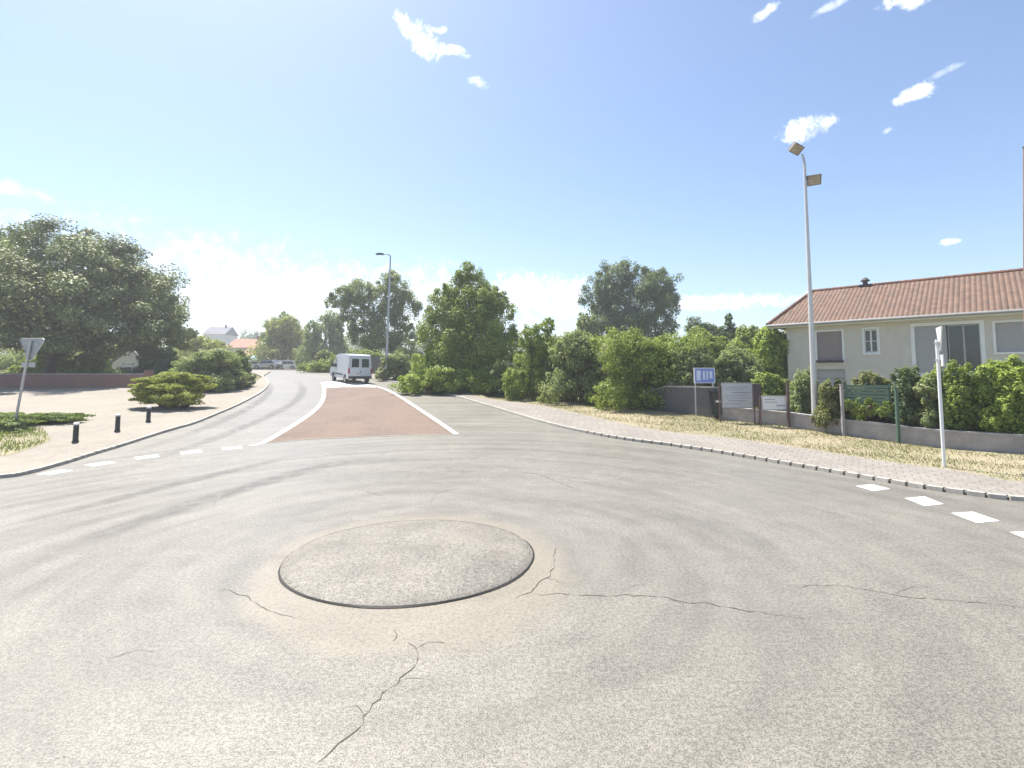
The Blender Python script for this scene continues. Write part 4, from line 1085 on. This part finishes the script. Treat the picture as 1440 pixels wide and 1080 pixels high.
# ------------------------------------------------------------------ street lamp ahead
B = G(544, 533, .09); Y = 43.5; B = Vector((W(543, 520, Y).x, Y, gz(Y) + .09))
sl = thing('street_lamp', 'grey street lamp with its head hanging over the road ahead', 'street lamp', tuple(B))
H = W(549, 358, Y).z - B.z; dx = W(549, 358, Y).x - B.x
mb = MB(); mb.tube([(0, 0, -.1), (dx * .5, 0, H * .5), (dx, 0, H - .5), (dx * 1.0, 0, H - .12), (dx - .18, -.02, H)], [.12, .09, .065, .055, .05], 12); mb.build('pole', M['galv'], sl, 0, True)
mb = MB(); mb.tube([(dx - .18, -.02, H), (dx - .62, -.06, H + .03)], .035, 8); mb.build('arm', M['galv'], sl)
mb = MB(); mb.prism([(dx - .55, H - .03), (dx - .6, H + .10), (dx - 1.0, H + .13), (dx - 1.28, H + .05), (dx - 1.26, H - .03)], -.20, .10); mb.build('lamp_head', M['lampbox'], sl, .02)

# utility pole cut by the right edge of the photograph
Yp = 13.3; pb = W(1440, 640, Yp); xb = W(1446, 560, Yp).x
up_ = thing('wooden_pole', 'brown wooden utility pole at the right edge of the photograph', 'utility pole', (xb, Yp, gz(Yp) + .06))
Hh = W(1440, 206, Yp).z - gz(Yp) - .06; xt = W(1441.6, 215, Yp).x - xb
mb = MB(); mb.tube([(0.04, 0, -.2), (xt * .5 + .02, 0, Hh * .5), (xt + .09, 0, Hh)], [.14, .12, .10], 14); mb.build('pole', M['wood'], up_, 0, True)
mb = MB(); mb.tube([(xt + .09, 0, Hh), (xt + .09, 0, Hh + .06)], [.115, .05], 14); mb.build('cap', M['plastic'], up_)
mb = MB(); mb.box((xt + .03, -.05, Hh - .85), (.14, .10, .30)); mb.build('bracket', M['galv'], up_)

# ------------------------------------------------------------------ vehicles
def wheel(parent, x, y, r, w):
    mb = MB(); prof = [(r * .62, -w / 2), (r * .94, -w / 2), (r, -w * .36), (r, w * .36), (r * .94, w / 2), (r * .62, w / 2)]; n = 24
    vs = [(x + math.cos(2 * math.pi * j / n) * a, y + b, r + math.sin(2 * math.pi * j / n) * a) for a, b in prof for j in range(n)]
    k = len(prof)
    mb.add(vs, [(i * n + j, i * n + (j + 1) % n, ((i + 1) % k) * n + (j + 1) % n, ((i + 1) % k) * n + j) for i in range(k) for j in range(n)])
    t = mb.build('wheel', M['rubber'], parent, 0, True)
    mb = MB(); mb.tube([(x, y - w * .42, r), (x, y + w * .42, r)], r * .63, 18)
    for j in range(5):
        a = 2 * math.pi * j / 5; mb.tube([(x + math.cos(a) * r * .4, y - w * .46, r + math.sin(a) * r * .4), (x + math.cos(a) * r * .4, y + w * .46, r + math.sin(a) * r * .4)], r * .1, 8)
    mb.build('rim', M['rim'], t)
def shell(mb, prof, hw, top_hw, zmid, ztop):
    """side outline extruded across the car with the sides leaning in above the waist"""
    def half(z): return hw if z <= zmid else hw + (top_hw - hw) * (z - zmid) / (ztop - zmid)
    n = len(prof); vs = [(a, -half(z), z) for a, z in prof] + [(a, half(z), z) for a, z in prof]
    mb.add(vs, [tuple(range(n)), tuple(range(2 * n - 1, n - 1, -1))] + [(i, (i + 1) % n, n + (i + 1) % n, n + i) for i in range(n)])
def arch(cx, r, z, n=7): return [(cx + math.cos(math.pi * (1 - i / (n - 1))) * r * -1, z + math.sin(math.pi * i / (n - 1)) * r) for i in range(n)]
def side_quad(mb, pts, hw, top_hw, zmid, ztop, out=.006, sides=(-1, 1)):
    def half(z): return hw if z <= zmid else hw + (top_hw - hw) * (z - zmid) / (ztop - zmid)
    for s_ in sides:
        vs = [(a, s_ * (half(z) + out), z) for a, z in pts] + [(a, s_ * (half(z) - .03), z) for a, z in pts]; n = len(pts)
        mb.add(vs, [tuple(range(n)), tuple(range(2 * n - 1, n - 1, -1))] + [(i, (i + 1) % n, n + (i + 1) % n, n + i) for i in range(n)])

def make_van(loc, rz):
    o = thing('white_van', 'white panel van driving away with two rear windows and dark bumper', 'van', loc, rz)
    # local +x is forward; length 5.3, origin at the middle
    fx, rxx = 2.65, -2.65; hw, thw, zm, zt = .98, .86, 1.15, 2.36
    prof = [(-2.60, .42)] + [(-1.75 + math.cos(math.pi - math.pi * i / 8) * .42, .36 + math.sin(math.pi * i / 8) * .42) for i in range(9)] + \
           [(1.62 + math.cos(math.pi - math.pi * i / 8) * .42, .36 + math.sin(math.pi * i / 8) * .42) for i in range(9)] + \
           [(2.55, .40), (2.66, .65), (2.60, .95), (2.35, 1.18), (1.95, 1.28), (1.15, 2.16), (.85, 2.30), (.2, 2.36), (-2.35, 2.34), (-2.54, 2.25), (-2.63, 1.15), (-2.64, .5)]
    mb = MB(); shell(mb, prof, hw, thw, zm, zt); mb.build('body', M['vanwhite'], o, .035, True)
    mb = MB(); side_quad(mb, [(1.72, 1.26), (1.05, 2.02), (.60, 2.02), (.60, 1.22)], hw, thw, zm, zt); mb.split('side_window', M['glass'], o)
    mb = MB()
    def at(x0, z0, x1, z1, t): return (x0 + (x1 - x0) * t, z0 + (z1 - z0) * t)
    a = at(1.95, 1.28, 1.15, 2.16, .08); b = at(1.95, 1.28, 1.15, 2.16, .92); n_ = Vector((.88, 0, .8)).normalized() * .008
    mb.add([(a[0] + n_.x, -.84, a[1] + n_.z), (a[0] + n_.x, .84, a[1] + n_.z), (b[0] + n_.x, .74, b[1] + n_.z), (b[0] + n_.x, -.74, b[1] + n_.z),
            (a[0] - .04, -.84, a[1] - .04), (a[0] - .04, .84, a[1] - .04), (b[0] - .04, .74, b[1] - .04), (b[0] - .04, -.74, b[1] - .04)], [(0, 1, 2, 3), (0, 4, 5, 1), (2, 6, 7, 3), (1, 5, 6, 2), (3, 7, 4, 0)])
    mb.build('windscreen', M['glass'], o)
    # rear doors
    for s_ in (-1, 1):
        d = MB(); y0, y1 = (.012, .84) if s_ > 0 else (-.84, -.012)
        d.add([(-2.645, y0, .62), (-2.645, y1, .62), (-2.640, y1, 1.18), (-2.56, y1 * .93, 2.18), (-2.56, y0, 2.18), (-2.640, y0, 1.18),
               (-2.672, y0, .62), (-2.672, y1, .62), (-2.664, y1, 1.18), (-2.585, y1 * .93, 2.18), (-2.585, y0, 2.18), (-2.664, y0, 1.18)],
              [(0, 1, 2, 3, 4, 5), (11, 10, 9, 8, 7, 6), (0, 6, 7, 1), (1, 7, 8, 2), (2, 8, 9, 3), (3, 9, 10, 4), (4, 10, 11, 5), (5, 11, 6, 0)])
        door = d.build('rear_door', M['vanwhite'], o)
        g_ = MB(); ya, yb = (.12, .70) if s_ > 0 else (-.70, -.12)
        def fx_(z): return -2.664 + (z - 1.18) / 1.0 * .079
        g_.add([(fx_(1.32) - .008, ya, 1.32), (fx_(1.32) - .008, yb, 1.32), (fx_(2.0) - .008, yb * .97, 2.0), (fx_(2.0) - .008, ya, 2.0),
                (fx_(1.32) + .02, ya, 1.32), (fx_(1.32) + .02, yb, 1.32), (fx_(2.0) + .02, yb * .97, 2.0), (fx_(2.0) + .02, ya, 2.0)], [(0, 1, 2, 3), (0, 4, 5, 1), (1, 5, 6, 2), (2, 6, 7, 3), (3, 7, 4, 0)])
        g_.build('rear_window', M['glass'], door)
        l_ = MB(); l_.box((-2.64, s_ * .90, 1.02), (.07, .12, .42)); l_.build('tail_light', M['redlight'], o)
        m_ = MB(); m_.box((1.55, s_ * 1.10, 1.36), (.16, .20, .26)); m_.box((1.55, s_ * .99, 1.30), (.05, .12, .05)); m_.build('mirror', M['plastic'], o)
        h_ = MB(); h_.box((2.50, s_ * .74, .88), (.28, .30, .20)); h_.build('headlight', M['headlens'], o)
    k = MB(); k.box((-2.66, -.04, .98), (.05, .05, .16)); k.box((-2.668, .22, .80), (.02, .14, .05)); k.split('door_handle', M['plastic'], o)
    k = MB(); k.box((-2.68, .3, .70), (.02, .52, .11)); k.build('number_plate', M['plate'], o)
    k = MB(); k.box((-2.68, 0, .50), (.16, 1.88, .20)); k.build('rear_bumper', M['plastic'], o, .03)
    k = MB(); k.box((2.62, 0, .50), (.18, 1.86, .26)); k.build('front_bumper', M['plastic'], o, .04)
    k = MB(); side_quad(k, [(-1.2, .62), (1.1, .62), (1.1, .74), (-1.2, .74)], hw, thw, zm, zt, .015); side_quad(k, [(.50, .55), (.515, .55), (.515, 2.2), (.50, 2.2)], hw, thw, zm, zt, .003); k.split('side_moulding', M['plastic'], o)
    for x in (-1.75, 1.62):
        for y in (-.86, .86): wheel(o, x, y, .34, .22)
    return o
def pitch_at(o, y, rz):   # stand the vehicle on the slope of the road
    s_ = (gz(y + .5) - gz(y - .5)) * math.sin(rz)
    o.rotation_euler = (0, -math.atan(s_), rz)
Yv = 42.5; vx = W(492, 530, Yv).x
rzv = R(90 + 35)
van = make_van((vx, Yv, gz(Yv) + .004), rzv); pitch_at(van, Yv, rzv)

def make_car(label, loc, rz, paint, name='parked_car'):
    o = thing(name, label, 'car', loc, rz, 'cars parked at the far bend')
    hw, thw, zm, zt = .86, .66, .86, 1.45
    prof = [(-2.05, .34)] + [(-1.25 + math.cos(math.pi - math.pi * i / 8) * .36, .32 + math.sin(math.pi * i / 8) * .36) for i in range(9)] + \
           [(1.3 + math.cos(math.pi - math.pi * i / 8) * .36, .32 + math.sin(math.pi * i / 8) * .36) for i in range(9)] + \
           [(2.0, .32), (2.08, .55), (1.95, .78), (1.05, .92), (.40, 1.40), (-.2, 1.46), (-1.2, 1.42), (-1.85, .98), (-2.08, .88), (-2.1, .5)]
    mb = MB(); shell(mb, prof, hw, thw, zm, zt); mb.build('body', M[paint], o, .03, True)
    mb = MB(); side_quad(mb, [(.95, .93), (.40, 1.34), (-.25, 1.37), (-.25, .92)], hw, thw, zm, zt); side_quad(mb, [(-.33, .92), (-.33, 1.37), (-1.15, 1.34), (-1.6, .97)], hw, thw, zm, zt); mb.split('side_window', M['glass'], o)
    mb = MB(); mb.add([(1.02, -.74, .945), (1.02, .74, .945), (.43, .60, 1.39), (.43, -.60, 1.39), (.95, -.74, .9), (.95, .74, .9), (.36, .6, 1.33), (.36, -.6, 1.33)], [(0, 1, 2, 3), (0, 4, 5, 1), (1, 5, 6, 2), (2, 6, 7, 3), (3, 7, 4, 0)]); mb.build('windscreen', M['glass'], o)
    mb = MB(); mb.add([(-1.83, -.70, 1.0), (-1.83, .70, 1.0), (-1.23, .60, 1.41), (-1.23, -.60, 1.41), (-1.75, -.7, .95), (-1.75, .7, .95), (-1.15, .6, 1.36), (-1.15, -.6, 1.36)], [(3, 2, 1, 0), (0, 1, 5, 4), (1, 2, 6, 5), (2, 3, 7, 6), (3, 0, 4, 7)]); mb.build('rear_window', M['glass'], o)
    for s_ in (-1, 1):
        l_ = MB(); l_.box((-2.06, s_ * .72, .80), (.08, .22, .14)); l_.build('tail_light', M['redlight'], o)
        h_ = MB(); h_.box((1.97, s_ * .62, .68), (.16, .30, .13)); h_.build('headlight', M['headlens'], o)
        m_ = MB(); m_.box((.72, s_ * .93, .98), (.10, .16, .12)); m_.build('mirror', M['plastic'], o)
    k = MB(); k.box((2.05, 0, .42), (.12, 1.6, .16)); k.build('front_bumper', M['plastic'], o); k = MB(); k.box((-2.08, 0, .42), (.12, 1.6, .16)); k.build('rear_bumper', M['plastic'], o)
    for x in (-1.25, 1.3):
        for y in (-.76, .76): wheel(o, x, y, .31, .19)
    return o
c1 = W(376, 519, 78); make_car('silver car parked side on at the far bend', (c1.x, 78, gz(78) + .1), R(172), 'carsilver')
c2 = W(349, 518, 82); make_car('white car nose on behind the silver one', (c2.x - .6, 83, gz(83) + .1), R(235), 'carwhite')
c3 = W(408, 518, 84.5); make_car('pale car parked in front of the white picket fence', (c3.x, 83.4, gz(83.4) + .1), R(178), 'carwhite')

# ------------------------------------------------------------------ grass
def pip(P, poly):
    poly = np.array(poly); x, y = P[:, 0], P[:, 1]; ins = np.zeros(len(P), bool); j = len(poly) - 1
    for i in range(len(poly)):
        xi, yi = poly[i]; xj, yj = poly[j]
        c = ((yi > y) != (yj > y)) & (x < (xj - xi) * (y - yi) / (yj - yi + 1e-12) + xi)
        ins ^= c; j = i
    return ins
def blades(name, poly, n, hgt, mat, seed, off, label, bounds=None, patch=.35):
    rng = np.random.default_rng(seed); pl_ = np.array(poly)
    x0, y0 = pl_.min(0); x1, y1 = pl_.max(0)
    if bounds: x0, y0, x1, y1 = max(x0, bounds[0]), max(y0, bounds[1]), min(x1, bounds[2]), min(y1, bounds[3])
    P = np.stack([rng.uniform(x0, x1, n * 6), rng.uniform(y0, y1, n * 6)], 1)
    P = P[pip(P, poly)]
    d = np.sin(P[:, 0] * 1.3 + 2 * np.sin(P[:, 1] * .9)) * np.cos(P[:, 1] * 1.7 + P[:, 0] * .6)
    P = P[rng.uniform(-1, 1, len(P)) < d + patch][:n]
    k = len(P); a = rng.uniform(0, 6.283, k); s = hgt * rng.uniform(.4, 1.4, k); ln = rng.uniform(.1, .9, k) * s; b = rng.uniform(0, 6.283, k)
    z = np.array([gl(v) for v in P[:, 1]]) + off
    w_ = .012 + .06 * hgt
    X = np.stack([P[:, 0], P[:, 1], z], 1); dv = np.stack([np.cos(a), np.sin(a), 0 * a], 1) * w_
    tip = X + np.stack([np.cos(b) * ln, np.sin(b) * ln, s], 1)
    V = np.stack([X - dv, X + dv, tip + dv * .2, tip - dv * .2], 1).reshape(-1, 3)
    o = mesh_quads(name, V, mat); return tag(o, label, 'grass', None, 'stuff')
blades('dry_grass', verge_poly, 60000, .038, M['drygrass'], 80, .085, 'short straw-coloured grass on the right verge', (-8, 5, 24, 46))
blades('green_grass', verge_poly, 16000, .05, M['greengrass'], 81, .085, 'sparse green tufts among the dry verge grass', (-8, 5, 24, 46), -.2)
lp = [(-40, 16), g2(10, 640, .1), g2(50, 628, .1), g2(72, 618, .1), g2(60, 604, .1), (-30, 22.5)]
lawn = drape('lawn', lp, .084, M['dryground']); tag(lawn, 'small worn grass patch round the left road sign', 'lawn', None, 'structure')
blades('lawn_grass', lp, 16000, .08, M['greengrass'], 82, .112, 'short grass round the foot of the left road sign', (-36, 12, -10, 26), .3)

# ------------------------------------------------------------------ haze
hb = MB(); hb.b3((-950, -60, -2), (950, 950, 24)); hz = hb.build('haze', bpy.data.materials.new('haze_air'))
tag(hz, 'pale summer haze lying over the whole place', 'haze', None, 'stuff')
hm = hz.data.materials[0]; hm.use_nodes = True; nt = NT(hm); nt.n.remove(nt.n['Principled BSDF'])
pv = nt.new('ShaderNodeVolumePrincipled', {'Color': (.93, .95, 1.0), 'Density': .0013, 'Anisotropy': .3}); nt.l.new(pv.outputs[0], nt.n['Material Output'].inputs['Volume'])

# ------------------------------------------------------------------ light and sky
SAZ, SEL = R(40), R(62)     # sun ahead and to the left
sdir = Vector((-math.sin(SAZ) * math.cos(SEL), math.cos(SAZ) * math.cos(SEL), math.sin(SEL)))
L_ = bpy.data.lights.new('sun', 'SUN'); L_.energy = 4.6; L_.angle = R(.53); L_.color = (1, .955, .88)
so = bpy.data.objects.new('sun', L_); C.objects.link(so); so.rotation_euler = (-sdir).to_track_quat('-Z', 'Y').to_euler(); so.location = sdir * 60

w = bpy.data.worlds.new('World'); bpy.context.scene.world = w; w.use_nodes = True
nt = NT(w); bg = nt.n['Background']
sky = nt.new('ShaderNodeTexSky', sky_type='NISHITA'); sky.sun_disc = False; sky.sun_elevation = SEL; sky.sun_rotation = -SAZ
sky.air_density = 1.0; sky.dust_density = 1.0; sky.ozone_density = 2.2; sky.altitude = 100
d = nt.new('ShaderNodeTexCoord').outputs['Generated']
nz = nt.noise(d, 62, 6, .6, .4); nzb = nt.noise(d, 26, 5, .65)
total = None
def cloud_or_glare(px, py, wpx, hpx, rot, amp=1.0, soft=.55):
    global total
    c = ray(px, py).normalized(); u = Vector((0, 0, 1)).cross(c).normalized() * -1; v = u.cross(c).normalized()
    if v.z < 0: v = -v
    cr, sr = math.cos(R(rot)), math.sin(R(rot)); u2 = u * cr + v * sr; v2 = v * cr - u * sr
    k = c.y * .999
    su = wpx / F * c.y / 2 * 1.25; sv = hpx / F * c.y / 2 * 1.25
    def dot(a): return nt.new('ShaderNodeVectorMath', {0: d, 1: tuple(a)}, operation='DOT_PRODUCT').outputs['Value']
    x = nt.math('MULTIPLY', dot(u2), 1 / su); y = nt.math('MULTIPLY', dot(v2), 1 / sv)
    r2 = nt.math('ADD', nt.math('MULTIPLY', x, x), nt.math('MULTIPLY', y, y))
    front = nt.math('GREATER_THAN', dot(c), .8)
    m = nt.math('SUBTRACT', 1.0, r2)
    m = nt.math('ADD', m, nt.math('MULTIPLY', nt.math('SUBTRACT', nz, .5), 2.6)); m = nt.math('ADD', m, nt.math('MULTIPLY', nt.math('SUBTRACT', nzb, .5), 2.4))
    m = nt.math('MULTIPLY', nt.step(m, .05, .05 + soft * 2.2, 0, amp), front)
    m = nt.math('MULTIPLY', m, nt.step(r2, .5, 3.2, 1, 0))
    total = m if total is None else nt.math('MAXIMUM', total, m)
cloud_or_glare(572, 40, 50, 24, -40); cloud_or_glare(598, 60, 54, 34, -35); cloud_or_glare(632, 70, 46, 15, -8, .85); cloud_or_glare(618, 42, 24, 10, 10, .8); cloud_or_glare(671, 115, 26, 16, -20, .5)
cloud_or_glare(1128, 182, 58, 32, 2); cloud_or_glare(1140, 176, 50, 24, 0); cloud_or_glare(1280, 133, 36, 18, 12); cloud_or_glare(1296, 128, 36, 20, 4); cloud_or_glare(1247, 184, 16, 9, 20, .5); cloud_or_glare(1336, 340, 28, 9, 2, .9)
cloud_or_glare(1076, 16, 40, 14, 24, .6); cloud_or_glare(1278, -4, 66, 32, -4, .95); cloud_or_glare(1180, 2, 70, 12, 10, .45); cloud_or_glare(18, 265, 110, 22, -8, .5, .9)
cloud_or_glare(260, 430, 1100, 190, 0, .85, .9); cloud_or_glare(560, 425, 420, 110, 0, .85, .8); cloud_or_glare(740, 418, 300, 60, 0, .75, .6); cloud_or_glare(1000, 426, 260, 22, 0, .7, .45); cloud_or_glare(1330, 100, 40, 10, 15, .3)  # the widest one paints white glare low on the left into the sky
mixc = nt.new('ShaderNodeMix', data_type='RGBA'); nt.put(mixc, 0, total); nt.l.new(sky.outputs[0], mixc.inputs[6]); mixc.inputs[7].default_value = (7.6, 7.7, 7.9, 1)
nt.l.new(mixc.outputs[2], bg.inputs[0]); bg.inputs[1].default_value = .09

# ------------------------------------------------------------------ camera and render settings
cam = bpy.data.cameras.new('camera'); co = bpy.data.objects.new('camera', cam); C.objects.link(co)
co.location = (0, 0, CAMH); co.rotation_euler = (R(90) + PITCH, 0, 0)
cam.sensor_width = 36; cam.lens = F / 1440 * 36; cam.shift_y = SH / 1440; cam.clip_end = 3000; cam.clip_start = .1
sc = bpy.context.scene; sc.camera = co
sc.view_settings.view_transform = 'Standard'; sc.view_settings.look = 'None'; sc.view_settings.exposure = 1.18; sc.view_settings.gamma = 1
sc.cycles.max_bounces = 6; sc.cycles.transparent_max_bounces = 12; sc.cycles.use_denoising = True
